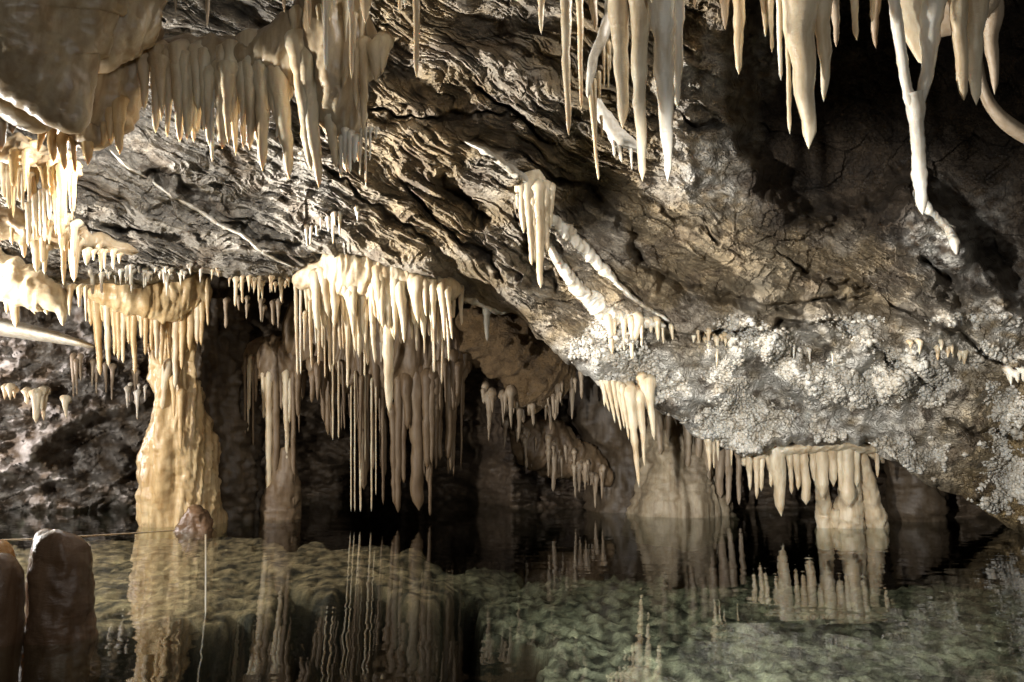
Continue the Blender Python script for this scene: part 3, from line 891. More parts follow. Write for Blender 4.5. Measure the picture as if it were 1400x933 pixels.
for a in [(838, 190, 840, 214, 6), (862, 205, 864, 232, 5), (846, 200, 850, 222, 6)]:
    stalactite(*a[:4], 4.48, a[4], M_WHITE, t, into=0.02, taper=0.5)

# ------------------------------------------------------------------ upper left flowstone and fringe
t = thing('flowstone_lobe', at(60, -60, 3.5), 'broad smooth brown flowstone lobe with a slanting lower edge at the upper left corner', 'flowstone')
link('lobe', body_mesh('lobe', [(20, -160, 3.5, 190, .3), (30, -60, 3.55, 150, .26), (40, 20, 3.6, 108, .2), (60, 90, 3.65, 78, .14), (85, 140, 3.7, 42, .09), (108, 183, 3.75, 16, .04)], 80, 110, 0.055, 4, 1.2, 21, 0.022), M_BROWN, t)
link('lobe', body_mesh('lobe', [(-60, 40, 3.8, 60, .16), (0, 95, 3.8, 36, .12), (40, 150, 3.8, 30, .10), (62, 178, 3.8, 12, .05)], 40, 40, 0.03, 5, 1.4, 22, 0.008), M_BROWN, t)
for a in [(-4, 110, 2, 205, 26), (16, 130, 17, 182, 18), (38, 150, 38, 172, 9)]:
    stalactite(*a[:4], 3.8, a[4], M_BROWN, t, into=0.05, taper=0.7)
t = thing('flowstone_lobe', at(165, -60, 3.7), 'fluted brown flowstone lobe hanging behind the broad smooth one at upper left', 'flowstone')
link('lobe', body_mesh('lobe', [(170, -140, 3.9, 80, .2), (168, -40, 3.9, 60, .17), (162, 40, 3.9, 44, .13), (140, 80, 3.9, 22, .08), (126, 100, 3.9, 7, .03)], 60, 90, 0.05, 7, 1.4, 23, 0.02), M_BROWN, t)
link('lobe', body_mesh('lobe', [(205, -100, 3.95, 40, .14), (198, -10, 3.95, 22, .1), (186, 40, 3.95, 15, .07), (183, 80, 3.95, 8, .04)], 30, 40, 0.02, 7, 1.4, 24, 0.006), M_BROWN, t)
t = thing('flowstone_drapery', at(150, 90, 4.1), 'thick brown flowstone drapery with bright wet toes below the corner lobe', 'drapery')
link('curtain', body_mesh('curtain', [(150, 20, 4.15, 60, .16), (148, 90, 4.15, 52, .15), (140, 140, 4.15, 44, .12), (125, 175, 4.15, 34, .09), (122, 205, 4.12, 16, .05)], 60, 80, 0.06, 8, 1.2, 25, 0.025), M_BROWN, t)
for a in [(72, 165, 73, 221, 17), (86, 190, 88, 232, 14), (100, 185, 103, 236, 8), (120, 170, 121, 224, 22), (128, 120, 126, 165, 20), (163, 140, 164, 210, 18), (150, 150, 152, 196, 14), (142, 170, 141, 200, 8), (58, 180, 52, 208, 10)]:
    stalactite(*a[:4], 4.1, a[4], M_GOLD, t, into=0.06, taper=0.6)

FB = thing('flowstone_fringe', at(330, 90, 4.2), 'long brown flowstone fringe with a row of cream fingers at the upper left of centre', 'drapery')
link('curtain', body_mesh('curtain', [(180, 82, 4.34, 26, .14), (240, 76, 4.34, 27, .16), (300, 78, 4.32, 28, .18), (360, 80, 4.28, 32, .2), (420, 66, 4.22, 48, .2), (470, 62, 4.22, 52, .18), (505, 68, 4.25, 42, .13), (520, 66, 4.28, 24, .08)], 60, 110, 0.045, 7, 1.2, 26, 0.012), M_BROWN, FB)
link('curtain', body_mesh('curtain', [(455, -80, 4.1, 60, .2), (455, 0, 4.1, 52, .19), (455, 70, 4.1, 48, .17), (462, 130, 4.1, 40, .13), (468, 170, 4.1, 28, .09), (474, 195, 4.1, 14, .05)], 60, 80, 0.05, 8, 1.0, 27, 0.01), M_BROWN, FB)
for a in [(196, 110, 198, 150, 14), (214, 110, 214, 181, 16), (229, 110, 229, 187, 12), (243, 110, 244, 165, 18), (254, 120, 255, 191, 14), (268, 110, 270, 150, 18),
          (279, 115, 279, 178, 14), (290, 125, 290, 221, 7), (303, 110, 303, 170, 13), (318, 110, 318, 167, 16), (328, 105, 330, 150, 12), (341, 95, 342, 204, 20),
          (357, 120, 359, 233, 21), (350, 105, 352, 130, 14), (376, 100, 397, 244, 24), (385, 160, 379, 188, 8), (366, 120, 380, 170, 16), (408, 95, 425, 232, 22),
          (405, 20, 410, 104, 13), (420, 120, 437, 256, 22), (448, 130, 458, 229, 20), (437, 100, 452, 160, 22), (462, 80, 462, 164, 9), (470, 60, 469, 99, 9),
          (472, 180, 471, 225, 8), (478, 185, 478, 236, 9), (486, 190, 485, 222, 8), (466, 190, 466, 243, 6), (494, 180, 492, 240, 4), (500, 178, 500, 255, 4),
          (506, 178, 506, 220, 4), (514, 178, 514, 189, 4), (515, 70, 514, 110, 18), (522, 60, 523, 100, 16), (488, 60, 487, 150, 12), (497, 100, 497, 190, 12)]:
    g = a[4] < 10
    up = 0 if g else min(38, a[1] - 60) if a[1] > 80 else 0
    stalactite(a[0], a[1] - up, a[2], a[3], 4.03 if a[0] > 400 else 4.14, a[4] * (1 if g else 1.25), M_WHITE if g else M_CREAM, FB, into=0.08, taper=0.68 if not g else 0.4, flare=1.5)

fringe([(185, 92), (260, 92), (340, 95), (420, 100), (490, 150)], 60, 30, 110, 9, 22, M_CREAM, 28, FB, d=4.2, off=.08, jit=12)
fringe([(420, 10), (470, 20), (505, 30)], 12, 30, 110, 7, 14, M_CREAM, 29, FB, d=4.0, off=.06, jit=12)

# left edge: hanging ledge with many drips, and the glowing shelf
t = thing('flowstone_ledge', at(40, 170, 4.9), 'brown flowstone ledge crowded with drips at the left edge above the bright shelf', 'flowstone')
link('ledge', body_mesh('ledge', [(-60, 200, 5.1, 36, .2), (0, 208, 5.1, 28, .2), (50, 218, 5.1, 20, .16), (95, 230, 5.1, 12, .1), (112, 240, 5.1, 5, .05)], 44, 70, 0.06, 9, 3, 31, 0.05), M_BROWN, t)
link('ledge', body_mesh('ledge', [(-60, 292, 5.4, 26, .2), (20, 308, 5.4, 22, .2), (80, 325, 5.45, 18, .16), (140, 334, 5.6, 13, .12), (190, 345, 5.7, 5, .06)], 44, 70, 0.05, 9, 3, 32, 0.05), M_BROWN, t)
for a in [(5, 220, 6, 270, 12), (12, 220, 12, 285, 9), (19, 230, 19, 292, 6), (26, 225, 26, 274, 10), (31, 230, 31, 287, 6), (40, 240, 40, 290, 6), (72, 235, 72, 262, 10), (79, 240, 80, 272, 8),
          (84, 240, 84, 306, 5), (90, 245, 90, 306, 6), (96, 240, 97, 288, 5), (61, 260, 61, 330, 6), (67, 262, 68, 300, 7), (55, 262, 55, 322, 5), (39, 280, 38, 336, 7), (47, 270, 48, 308, 7)]:
    stalactite(*a[:4], 5.0, a[4], M_WHITE if a[4] < 8 else M_CREAM, t, into=0.05, taper=0.45)
for a in [(50, 335, 50, 371, 13), (62, 340, 62, 374, 9), (87, 340, 87, 389, 8), (101, 335, 101, 384, 15), (33, 325, 33, 352, 8), (118, 345, 118, 362, 9), (138, 345, 138, 372, 6), (143, 345, 143, 368, 5), (155, 345, 155, 368, 6), (128, 345, 128, 356, 5), (163, 350, 163, 360, 5)]:
    stalactite(*a[:4], 5.35, a[4], M_CREAM, t, into=0.05, taper=0.5)
fringe([(-15, 200), (50, 215), (110, 240)], 34, 20, 95, 6, 13, M_GOLD, 35, t, d=5.0, off=.12, jit=14)
fringe([(-15, 285), (50, 300), (110, 320)], 30, 16, 66, 5, 12, M_CREAM, 36, t, d=5.3, off=.12, jit=16)
t = thing('flowstone_shelf', at(20, 390, 6.0), 'glowing cream flowstone shelf with a drooping end at the left edge', 'flowstone')
link('shelf', body_mesh('shelf', [(-70, 360, 6.05, 36, .25), (-10, 376, 6.05, 32, .25), (40, 394, 6.0, 28, .22), (72, 408, 6.0, 19, .14), (84, 425, 6.0, 7, .05), (86, 446, 6.0, 2.5, .02)], 60, 90, 0.03, 6, 2, 33, 0.02), M_CREAM, t)
for a in [(8, 400, 9, 428, 10), (18, 405, 22, 447, 16), (40, 410, 47, 429, 12), (58, 415, 64, 430, 9), (96, 395, 95, 432, 7), (109, 395, 108, 420, 7), (117, 395, 117, 440, 5)]:
    stalactite(*a[:4], 6.0, a[4], M_CREAM, t, into=0.08, taper=0.65)
t = thing('flowstone_shelf', at(40, 450, 7.0), 'thin pale flowstone shelf under the glowing one at the left edge', 'flowstone')
link('shelf', body_mesh('shelf', [(-70, 440, 7.2, 12, .3), (20, 450, 7.2, 12, .3), (80, 462, 7.2, 8, .25), (128, 474, 7.2, 3, .1)], 36, 50, 0.01, 4, 2, 34, 0.004), M_WHITE, t)

# ------------------------------------------------------------------ the honey column on the left
t = thing('flowstone_column', at(245, 715, 8.0), 'tall honey coloured flowstone column rising from the water to the left ledge', 'column')
link('column_shaft', body_mesh('column_shaft', [(262, 360, 7.4, 12, .1), (256, 400, 7.5, 16, .14), (250, 450, 7.6, 20, .18), (238, 488, 7.7, 30, .2), (238, 520, 7.75, 31, .24), (242, 545, 7.8, 33, .26), (245, 600, 7.85, 42, .32),
     (246, 650, 7.9, 49, .36), (248, 690, 7.95, 53, .38), (249, 725, 8.0, 54, .4), (249, 760, 8.1, 52, .4)], 110, 190, 0.085, 8, 0.8, 41, 0.012, endcap=False), M_GOLD, t)
link('curtain', body_mesh('curtain', [(112, 392, 6.9, 10, .06), (150, 396, 6.95, 22, .1), (190, 404, 7.05, 30, .13), (230, 405, 7.2, 34, .14), (268, 395, 7.3, 30, .12), (284, 385, 7.4, 14, .06)], 50, 80, 0.05, 9, 1.4, 42, 0.02), M_GOLD, t)
for a in [(122, 400, 124, 445, 10), (131, 405, 137, 513, 13), (145, 410, 148, 501, 11), (156, 410, 157, 486, 9), (162, 410, 162, 492, 10), (169, 410, 168, 496, 9), (175, 410, 176, 470, 10), (182, 410, 184, 511, 11),
          (193, 410, 193, 462, 9), (200, 410, 199, 485, 9), (207, 410, 207, 480, 8), (213, 410, 214, 492, 9), (222, 405, 220, 500, 12), (232, 405, 231, 490, 10), (241, 400, 239, 530, 12), (250, 400, 248, 505, 12),
          (262, 390, 260, 480, 14), (270, 385, 270, 470, 12), (277, 385, 275, 472, 10), (283, 385, 284, 445, 7), (187, 415, 190, 440, 7), (138, 400, 140, 440, 7), (246, 540, 247, 615, 9), (228, 500, 222, 560, 12), (236, 520, 238, 570, 8)]:
    stalactite(*a[:4], 7.15 if a[0] < 215 else (7.3 if a[1] < 480 else 7.5), a[4], M_GOLD if SEED[0] % 3 else M_CREAM, t, into=0.05, taper=0.6)
for a in [(222, 660, 6), (204, 690, 6), (281, 640, 5)]:
    pass
t = thing('flowstone_buttress', at(310, 700, 8.6), 'shadowed dull flowstone buttress behind the right side of the honey column', 'flowstone')
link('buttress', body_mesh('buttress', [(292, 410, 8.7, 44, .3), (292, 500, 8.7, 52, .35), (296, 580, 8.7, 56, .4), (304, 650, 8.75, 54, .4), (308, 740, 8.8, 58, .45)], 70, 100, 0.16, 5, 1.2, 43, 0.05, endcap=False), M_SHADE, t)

# ------------------------------------------------------------------ fringe of drips under the left ledges
fringe([(105, 375), (160, 372), (230, 372), (285, 366)], 40, 4, 30, 2.2, 6, M_WHITE, 51, None, 'tiny white drip under the left ceiling ledge above the honey column', 'drips under the left ceiling ledge')
fringe([(285, 368), (330, 385), (400, 385)], 30, 4, 36, 2.4, 6, M_CREAM, 52, None, 'small cream drip on the ledge between honey column and centre drapery', 'drips on the ledge left of the centre drapery')
fringe([(300, 405), (340, 415), (395, 420)], 9, 15, 40, 4, 7, M_TAUPE, 53, None, 'dull drip in the shade under the ledge left of the centre drapery', 'shaded drips left of the centre drapery', d=7.4, ordinal='dull shaded drip, %s from the left under the ledge left of the centre drapery')
fringe([(410, 320), (440, 300), (470, 290), (498, 285)], 12, 10, 42, 3, 6, M_WHITE, 54, None, 'small white straw on the grey rock above the centre drapery', 'white straws above the centre drapery', ordinal='white straw, %s from the left on the grey rock above the centre drapery')

# ------------------------------------------------------------------ centre drapery
t = thing('flowstone_drapery', at(515, 370, 6.5), 'big cream drapery of hanging fingers under the dark ledge at the centre', 'drapery')
link('curtain', body_mesh('curtain', [(402, 388, 6.45, 8, .05), (425, 378, 6.4, 22, .1), (460, 372, 6.35, 30, .14), (500, 376, 6.35, 32, .16), (550, 385, 6.4, 28, .16), (600, 395, 6.45, 20, .12), (632, 396, 6.5, 9, .06)], 60, 120, 0.05, 9, 1.2, 61, 0.012), M_CREAM, t)
link('curtain', body_mesh('curtain', [(462, 340, 6.3, 6, .05), (466, 360, 6.3, 10, .07), (472, 385, 6.28, 13, .08), (480, 410, 6.28, 8, .05), (484, 425, 6.28, 4, .03)], 36, 50, 0.04, 14, 1.0, 62, 0.015), M_CREAM, t)
rr = random.Random(63)
for k in range(34):
    x = rr.uniform(425, 618); yb = float(np.interp(x, [425, 470, 620], [380, 372, 396]))
    w = rr.uniform(7, 21)
    stalactite(x, yb + rr.uniform(-8, 12), x + rr.uniform(0, 7), yb + rr.uniform(30, 60) + w * rr.uniform(0.5, 2.6), 6.27 + rr.uniform(-.03, .05), w, M_CREAM, t, into=0.02, taper=rr.uniform(.6, .85))
for a in [(404, 385, 407, 512, 6), (411, 390, 411, 512, 4), (418, 395, 420, 425, 6), (424, 390, 428, 437, 10), (432, 385, 441, 428, 10), (431, 430, 432, 470, 4), (437, 400, 436, 500, 7), (447, 390, 452, 508, 7),
          (441, 400, 441, 476, 6), (460, 390, 466, 478, 9), (457, 400, 456, 500, 5), (474, 400, 476, 487, 12), (470, 380, 471, 470, 9), (484, 390, 486, 480, 13), (494, 400, 491, 488, 12), (500, 420, 500, 470, 8),
          (508, 410, 513, 496, 10), (519, 400, 522, 470, 11), (529, 400, 533, 563, 22), (521, 470, 521, 495, 4), (538, 400, 541, 440, 9), (545, 400, 548, 470, 10), (553, 400, 554, 455, 9), (560, 395, 563, 464, 8),
          (571, 400, 573, 450, 9), (578, 400, 581, 445, 8), (585, 400, 587, 459, 9), (592, 400, 592, 510, 4), (598, 400, 599, 470, 5), (605, 400, 604, 525, 5), (612, 398, 614, 443, 9), (620, 398, 620, 435, 7), (630, 396, 631, 445, 8), (568, 440, 570, 480, 5)]:
    stalactite(*a[:4], 6.3 + 0.004 * abs(a[0] - 500) * 0.5, a[4], M_WHITE if a[4] < 5 else M_CREAM, t, into=0.05, taper=0.5 if a[4] < 8 else 0.65)

for k in range(26):
    x = rr.uniform(410, 628); yb = rr.uniform(400, 440)
    stalactite(x, yb, x + rr.uniform(-1, 2), yb + rr.uniform(20, 95), 6.36 + rr.uniform(-.05, .1), rr.uniform(3, 7), M_CREAM, t, into=0.05, taper=rr.uniform(.3, .8))

# far curtain behind the centre drapery
t = thing('flowstone_drapery', at(540, 470, 8.4), 'wide dim brown curtain of long hanging blades behind the centre drapery', 'drapery')
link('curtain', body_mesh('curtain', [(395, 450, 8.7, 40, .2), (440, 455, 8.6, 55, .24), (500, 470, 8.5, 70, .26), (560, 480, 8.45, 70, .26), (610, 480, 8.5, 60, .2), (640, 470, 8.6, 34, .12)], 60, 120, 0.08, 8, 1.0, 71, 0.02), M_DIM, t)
rr = random.Random(72)
for k in range(85):
    x = rr.choice([418, 440, 470, 500, 525, 545, 565, 585, 605, 622]) + rr.gauss(0, 10)
    y1 = rr.uniform(520, 600) if x < 480 else rr.uniform(530, 660)
    y0 = rr.uniform(470, 520)
    stalactite(x, y0, x + rr.uniform(-2, 3), y1, 8.45 + rr.uniform(-.3, .3), rr.uniform(4, 15), M_DIM, t, into=0.1, taper=rr.uniform(.4, .85))
for a in [(492, 470, 497, 668, 17), (536, 560, 540, 690, 10), (522, 500, 524, 690, 6), (545, 520, 544, 700, 12), (570, 500, 571, 695, 24), (587, 500, 586, 662, 12), (588, 640, 588, 705, 6), (600, 520, 601, 628, 12), (614, 500, 613, 628, 14), (627, 500, 622, 560, 10), (553, 520, 552, 660, 8)]:
    stalactite(*a[:4], 8.3, a[4], M_DIM, t, into=0.1, taper=0.35)
for x, y0, y1, w, lab in [(455, 560, 602, 4, 'short pale straw, leftmost of the straws before the dark opening'), (463, 555, 600, 4, 'short pale straw, second from the left before the dark opening'),
                          (480, 590, 700, 3, 'thin straw reaching the water, leftmost of the long ones below the centre curtain'), (485, 570, 700, 3, 'thin straw reaching the water, second of the long ones below the centre curtain'),
                          (493, 650, 700, 5, 'thicker straw whose root starts low, third of the long ones below the centre curtain'), (499, 575, 632, 3, 'straw ending well above the water among the long ones below the centre curtain'),
                          (508, 580, 700, 4, 'straw reaching the water, rightmost of the long ones below the centre curtain'), (514, 590, 678, 2.5, 'hair thin straw just right of the long ones below the centre curtain')]:
    stalactite(x, y0 - 60, x, y1, 8.2, w * 0.75, M_CREAM, None, lab, 'white straws below the centre curtain', 'soda_straw', 0.15, 0.05)

t = thing('flowstone_column', at(385, 690, 8.5), 'cluster of slim pinkish columns on a small mound left of the dark opening', 'column')
link('mound', body_mesh('mound', [(392, 610, 8.55, 8, .05), (392, 640, 8.55, 14, .1), (388, 668, 8.55, 22, .14), (385, 690, 8.6, 26, .18), (385, 715, 8.6, 28, .2)], 40, 40, 0.03, 8, 2, 81, 0.015), M_DIM, t)
link('curtain', body_mesh('curtain', [(345, 470, 8.7, 20, .1), (360, 490, 8.65, 34, .16), (385, 495, 8.6, 36, .18), (408, 480, 8.6, 20, .1)], 44, 60, 0.06, 8, 1.2, 82, 0.02), M_DIM, t)
for a in [(368, 510, 368, 682, 10, .1), (378, 510, 377, 660, 10, .1), (391, 510, 393, 634, 10, .6), (401, 510, 401, 695, 7, .1), (360, 510, 361, 572, 7, .5), (384, 510, 385, 560, 7, .5), (396, 520, 396, 578, 7, .4), (350, 500, 350, 550, 6, .5), (342, 490, 341, 560, 6, .5), (335, 490, 335, 600, 4, .3), (340, 500, 339, 590, 4, .4), (346, 490, 346, 610, 4, .4)]:
    stalactite(*a[:4], 8.5, a[4], M_DIM if SEED[0] % 2 else M_CREAM, t, into=0.08, taper=a[5])

# ------------------------------------------------------------------ drapery ribbon on the middle of the ceiling
def ribbon(name, pts, w, mat, parent, seed, lift=0.02, thick=0.07, rings=80):
    secs = []
    for x, y, *k in pts:
        secs.append((x, y, float(depth(x, y)[0]) - lift, k[0] if k else w, thick))
    return link(name, body_mesh(name, secs, 24, rings * 2, 0.06, 11, 7, seed, 0.06), mat, parent)


t = thing('flowstone_ribbon', at(730, 250, 5.5), 'pale drapery ribbon ending in a hanging tooth on the middle of the slanting ceiling', 'drapery')
ribbon('crest', [(640, 196, 2), (665, 208, 4), (690, 225, 5), (716, 245, 7)], 8, M_CORAL, t, 91)
d0 = float(depth(735, 250)[0]) - 0.16
link('curtain', body_mesh('curtain', [(722, 236, d0 + .05, 14, .035), (730, 262, d0, 22, .045), (734, 295, d0 - .01, 17, .04), (735, 320, d0 - .02, 11, .03), (737, 340, d0 - .02, 6, .02)], 48, 60, 0.06, 16, 1.2, 92, 0.02), M_CREAM, t)
for a in [(722, 252, 727, 362, 15), (736, 256, 739, 393, 17), (712, 248, 716, 318, 13), (746, 256, 748, 345, 13), (730, 258, 732, 358, 13), (753, 258, 753, 312, 11), (707, 246, 708, 285, 10), (741, 258, 743, 330, 12)]:
    stalactite(*a[:4], d0 - 0.04, a[4], M_CREAM, t, into=0.02, taper=0.6)
t = thing('flowstone_ribbon', at(800, 380, 6.0), 'white ribbon of flowstone running down right to a row of drips under the slanting ceiling', 'drapery')
ribbon('crest', [(750, 336, 4), (765, 362, 7), (785, 388, 9), (805, 406, 12), (825, 426, 14), (850, 438, 12), (885, 441, 8), (905, 445, 4)], 10, M_WHITE, t, 93, 0.05, 0.09)
ribbon('crest', [(748, 296, 8), (775, 320, 11), (800, 345, 9), (830, 375, 6), (860, 405, 4), (890, 425, 3), (916, 440, 3)], 6, M_WHITE, t, 94, 0.03, 0.07)
for a in [(832, 435, 837, 483, 12), (839, 440, 841, 470, 7), (853, 440, 854, 479, 8), (864, 440, 864, 491, 10), (872, 440, 866, 470, 16), (877, 445, 877, 474, 6), (898, 440, 900, 466, 9), (905, 445, 907, 470, 6), (890, 440, 890, 455, 7), (918, 448, 920, 465, 6)]:
    stalactite(*a[:4], float(depth(a[0], a[1])[0]) - 0.13, a[4], M_CREAM, t, into=0.02, taper=0.6)
t = thing('flowstone_ribbon', at(260, 280, 5.8), 'thin pale calcite rim winding down the grey bedding on the left ceiling', 'drapery')
ribbon('crest', [(150, 205, 1.5), (172, 228, 2), (200, 243, 2), (232, 267, 2.6), (270, 287, 2.2), (300, 308, 2.6), (330, 321, 2), (352, 340, 2.4), (380, 356, 2), (402, 366, 1.5)], 2, M_CORAL, t, 95, 0.01, 0.05, 160)
t = thing('flowstone_ribbon', at(1270, 300, 6.0), 'white sparkling calcite rim on the ridge below the forked stalactite', 'drapery')
ribbon('crest', [(1256, 262, 6), (1264, 285, 8), (1282, 300, 6), (1298, 315, 6), (1306, 335, 5), (1308, 348, 3)], 6, M_WHITE, t, 96, 0.06, 0.06)
t = thing('flowstone_ribbon', at(1380, 160, 5.0), 'dim curved flowstone rim at the right edge under the top row', 'drapery')
link('crest', body_mesh('crest', [(1326, -120, 4.9, 12, .06), (1330, 0, 4.9, 7, .05), (1336, 80, 4.9, 6, .04), (1342, 118, 4.9, 6, .04), (1352, 142, 4.9, 8, .05), (1372, 166, 4.9, 9, .06), (1400, 185, 4.9, 10, .06), (1460, 205, 4.9, 12, .08)], 24, 40, 0.015, 8, 3, 97, 0.006), M_TAUPE, t)
stalactite(665, 425, 666, 466, 7.2, 10, M_WHITE, None, 'lone white stalactite right of the centre drapery', into=0.12, taper=0.6)
t = thing('calcite_crust', at(665, 415, 7.2), 'small white crust knob on the dark ledge above the lone white stalactite', 'calcite crust')
link('crust', body_mesh('crust', [(632, 406, 7.25, 5, .05), (655, 411, 7.2, 9, .07), (680, 420, 7.2, 10, .07), (698, 424, 7.2, 6, .05)], 24, 40, 0.04, 14, 9, 98, 0.03), M_WHITE, t)

# ------------------------------------------------------------------ right: fan of fingers, ledge with columns
t = thing('flowstone_fan', at(850, 530, 7.2), 'fan of cream fingers stepping down from the white coral slope left of the pale mound', 'drapery')
dA = float(depth(850, 520)[0])
link('crust', body_mesh('crust', [(808, 506, dA + .15, 6, .06), (830, 522, dA + .08, 11, .1), (855, 540, dA + .06, 14, .12), (880, 548, dA + .06, 12, .1), (900, 548, dA + .08, 6, .06)], 36, 70, 0.02, 8, 4, 101, 0.05), M_CORAL, t)
for a in [(820, 520, 833, 563, 9), (830, 530, 841, 579, 9), (838, 535, 849, 589, 8), (845, 540, 854, 586, 8), (850, 545, 860, 601, 9), (860, 550, 874, 665, 15), (874, 555, 882, 638, 13), (886, 540, 894, 601, 15), (878, 530, 878, 567, 9), (866, 560, 866, 600, 7), (824, 525, 827, 556, 7)]:
    stalactite(a[0], a[1] - 12, a[2], a[3], dA - 0.03, a[4], M_CREAM, t, into=0.04, taper=0.78, flare=1.7)
t = thing('flowstone_mound', at(935, 697, 9.6), 'large pale flowstone mound standing in the water behind the fan of fingers', 'flowstone')
link('mound', body_mesh('mound', [(930, 540, 9.6, 34, .3), (925, 580, 9.55, 44, .4), (925, 620, 9.5, 52, .5), (928, 660, 9.45, 62, .6), (932, 690, 9.4, 70, .66), (934, 730, 9.4, 74, .7)], 90, 110, 0.13, 5, 0.7, 103, 0.03, endcap=False), M_MOUND, t)
for a in [(900, 545, 902, 620, 14), (915, 550, 914, 600, 12), (940, 560, 940, 640, 14), (955, 570, 955, 650, 12), (968, 580, 968, 664, 14), (984, 600, 984, 680, 16), (996, 610, 996, 690, 12), (1010, 620, 1010, 690, 9)]:
    stalactite(*a[:4], 9.0, a[4], M_TAUPE, t, into=0.1, taper=0.5)
for a in [(968, 600, 970, 644, 9), (975, 605, 976, 641, 6), (981, 605, 982, 631, 5), (1000, 615, 1000, 638, 4)]:
    stalactite(*a[:4], float(depth(a[0], a[1])[0]) - .02, a[4], M_CREAM, None, 'short cream drip under the coral wall between pale mound and column ledge', 'short drips between the mound and the column ledge', into=0.05)

t = thing('column_ledge', at(1120, 718, 7.7), 'white ledge with thick drips and knobbly columns reaching the water at the right', 'column')
link('ledge', body_mesh('ledge', [(1012, 634, 7.4, 6, .07), (1045, 622, 7.36, 8, .14), (1085, 614, 7.33, 9, .18), (1125, 609, 7.33, 9, .2), (1160, 608, 7.36, 9, .2), (1190, 615, 7.4, 7, .14), (1208, 632, 7.44, 4, .08)], 44, 120, 0.015, 6, 6, 111, 0.05), M_CREAM, t)
DW = 7.6
for a in [(1024, 630, 1025, 668, 9, .6), (1034, 630, 1035, 682, 10, .6), (1041, 630, 1042, 676, 10, .4), (1060, 625, 1068, 704, 24, .65), (1052, 630, 1055, 668, 8, .5), (1079, 620, 1082, 671, 8, .5), (1088, 620, 1091, 669, 11, .5),
          (1098, 620, 1103, 688, 13, .0), (1110, 620, 1113, 655, 9, .5), (1121, 615, 1125, 680, 18, .1), (1137, 618, 1140, 668, 18, .5), (1147, 618, 1150, 672, 12, .5), (1158, 615, 1160, 690, 20, .05), (1170, 618, 1172, 670, 14, .4), (1078, 622, 1080, 655, 6, .4), (1198, 625, 1200, 655, 8, .5)]:
    q = (SEED[0] * 7 % 11) / 11 - 0.5
    stalactite(a[0], a[1] - 10 + 8 * q, a[2] + 2 * q, a[3] + (10 * q if a[3] < 680 else 0), 7.28, a[4] * (1 + 0.3 * q), M_CREAM, t, into=0.04, taper=a[5], flare=1.7)
for secs in [[(1121, 640, 7.45, 8, .06), (1124, 675, 7.5, 9, .07), (1127, 700, 7.6, 11, .08), (1128, 722, DW, 12, .09), (1128, 745, 7.65, 12, .09)],
             [(1158, 620, 7.4, 10, .07), (1162, 655, 7.45, 12, .09), (1162, 680, 7.5, 15, .11), (1160, 698, 7.55, 20, .15), (1158, 718, DW, 21, .16), (1158, 745, 7.65, 20, .15)],
             [(1174, 618, 7.4, 9, .07), (1184, 650, 7.45, 10, .08), (1191, 680, 7.5, 11, .09), (1196, 705, 7.55, 14, .1), (1198, 722, DW, 15, .11), (1199, 745, 7.65, 15, .11)],
             [(1143, 695, 7.5, 4, .04), (1143, 706, 7.55, 10, .08), (1142, 718, DW, 10, .08), (1142, 745, 7.65, 10, .08)]]:
    link('column', body_mesh('column', secs, 30, 50, 0.025, 12, 6, SEED[0], 0.02, endcap=False), M_CREAM, t)
    SEED[0] += 1
fringe([(925, 455), (1010, 465)], 14, 8, 42, 4, 7, M_CREAM, 112, None, 'small cream drip in the row under the dark overhang right of the ribbon drips', 'row of drips under the dark overhang', off=.02, ordinal='cream drip, %s from the left in the row under the dark overhang')
fringe([(1240, 470), (1300, 475), (1360, 500)], 10, 8, 26, 5, 10, M_CREAM, 113, None, 'small cream drip on the ochre coral wall near the right edge', 'drips on the ochre wall near the right edge', ordinal='cream drip, %s from the left on the ochre wall near the right edge')
fringe([(1368, 508), (1430, 512)], 6, 8, 22, 5, 8, M_WHITE, 114, None, 'small white drip at the right edge of the picture under the slanting band', 'white drips at the right edge', ordinal='white drip, %s from the left under the slanting band at the right edge')
fringe([(1150, 480), (1060, 470)], 5, 10, 26, 3, 4, M_WHITE, 115, None, 'hair thin white straw on the white coral slope', 'hair thin straws on the coral slope', ordinal='hair thin white straw, %s from the left on the white coral slope')
t = thing('flowstone_buttress', at(1250, 710, 8.6), 'dull brown flowstone stump in the shade right of the knobbly columns', 'flowstone')
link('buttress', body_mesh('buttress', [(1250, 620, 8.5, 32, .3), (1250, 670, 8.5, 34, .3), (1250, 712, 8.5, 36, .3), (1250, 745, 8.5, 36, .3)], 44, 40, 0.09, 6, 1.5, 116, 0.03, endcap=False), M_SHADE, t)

# ------------------------------------------------------------------ recess in the middle
t = thing('rock_lobe', at(720, 480, 8.4), 'rounded orange brown rock lobe with a fringe of drips in the middle recess', 'rock')
V = body_mesh('lobe', [(640, 440, 8.7, 40, .3), (690, 470, 8.5, 48, .35), (735, 505, 8.5, 48, .35), (775, 530, 8.6, 26, .2)], 60, 80, 0.14, 3, 3, 121, 0.03)
a = V.color_attributes.new('Col', 'FLOAT_COLOR', 'POINT'); a.data.foreach_set('color', np.tile([0.26, 0.17, 0.085, 0], len(V.vertices)).astype(np.float32))
link('lobe', V, M_ROCK, t)
fringe([(655, 530), (700, 545), (745, 548), (800, 520)], 44, 12, 60, 3, 11, M_TAUPE, 122, t, d=8.35, off=.15, jit=14)
t = thing('flowstone_drapery', at(760, 600, 9.4), 'low drapery with dull drips just above the water in the middle recess', 'drapery')
link('curtain', body_mesh('curtain', [(690, 570, 9.6, 12, .1), (730, 600, 9.5, 34, .3), (770, 620, 9.5, 36, .3), (810, 640, 9.5, 22, .2), (835, 665, 9.5, 8, .1)], 50, 70, 0.1, 5, 1.5, 123, 0.03), M_DIM, t)
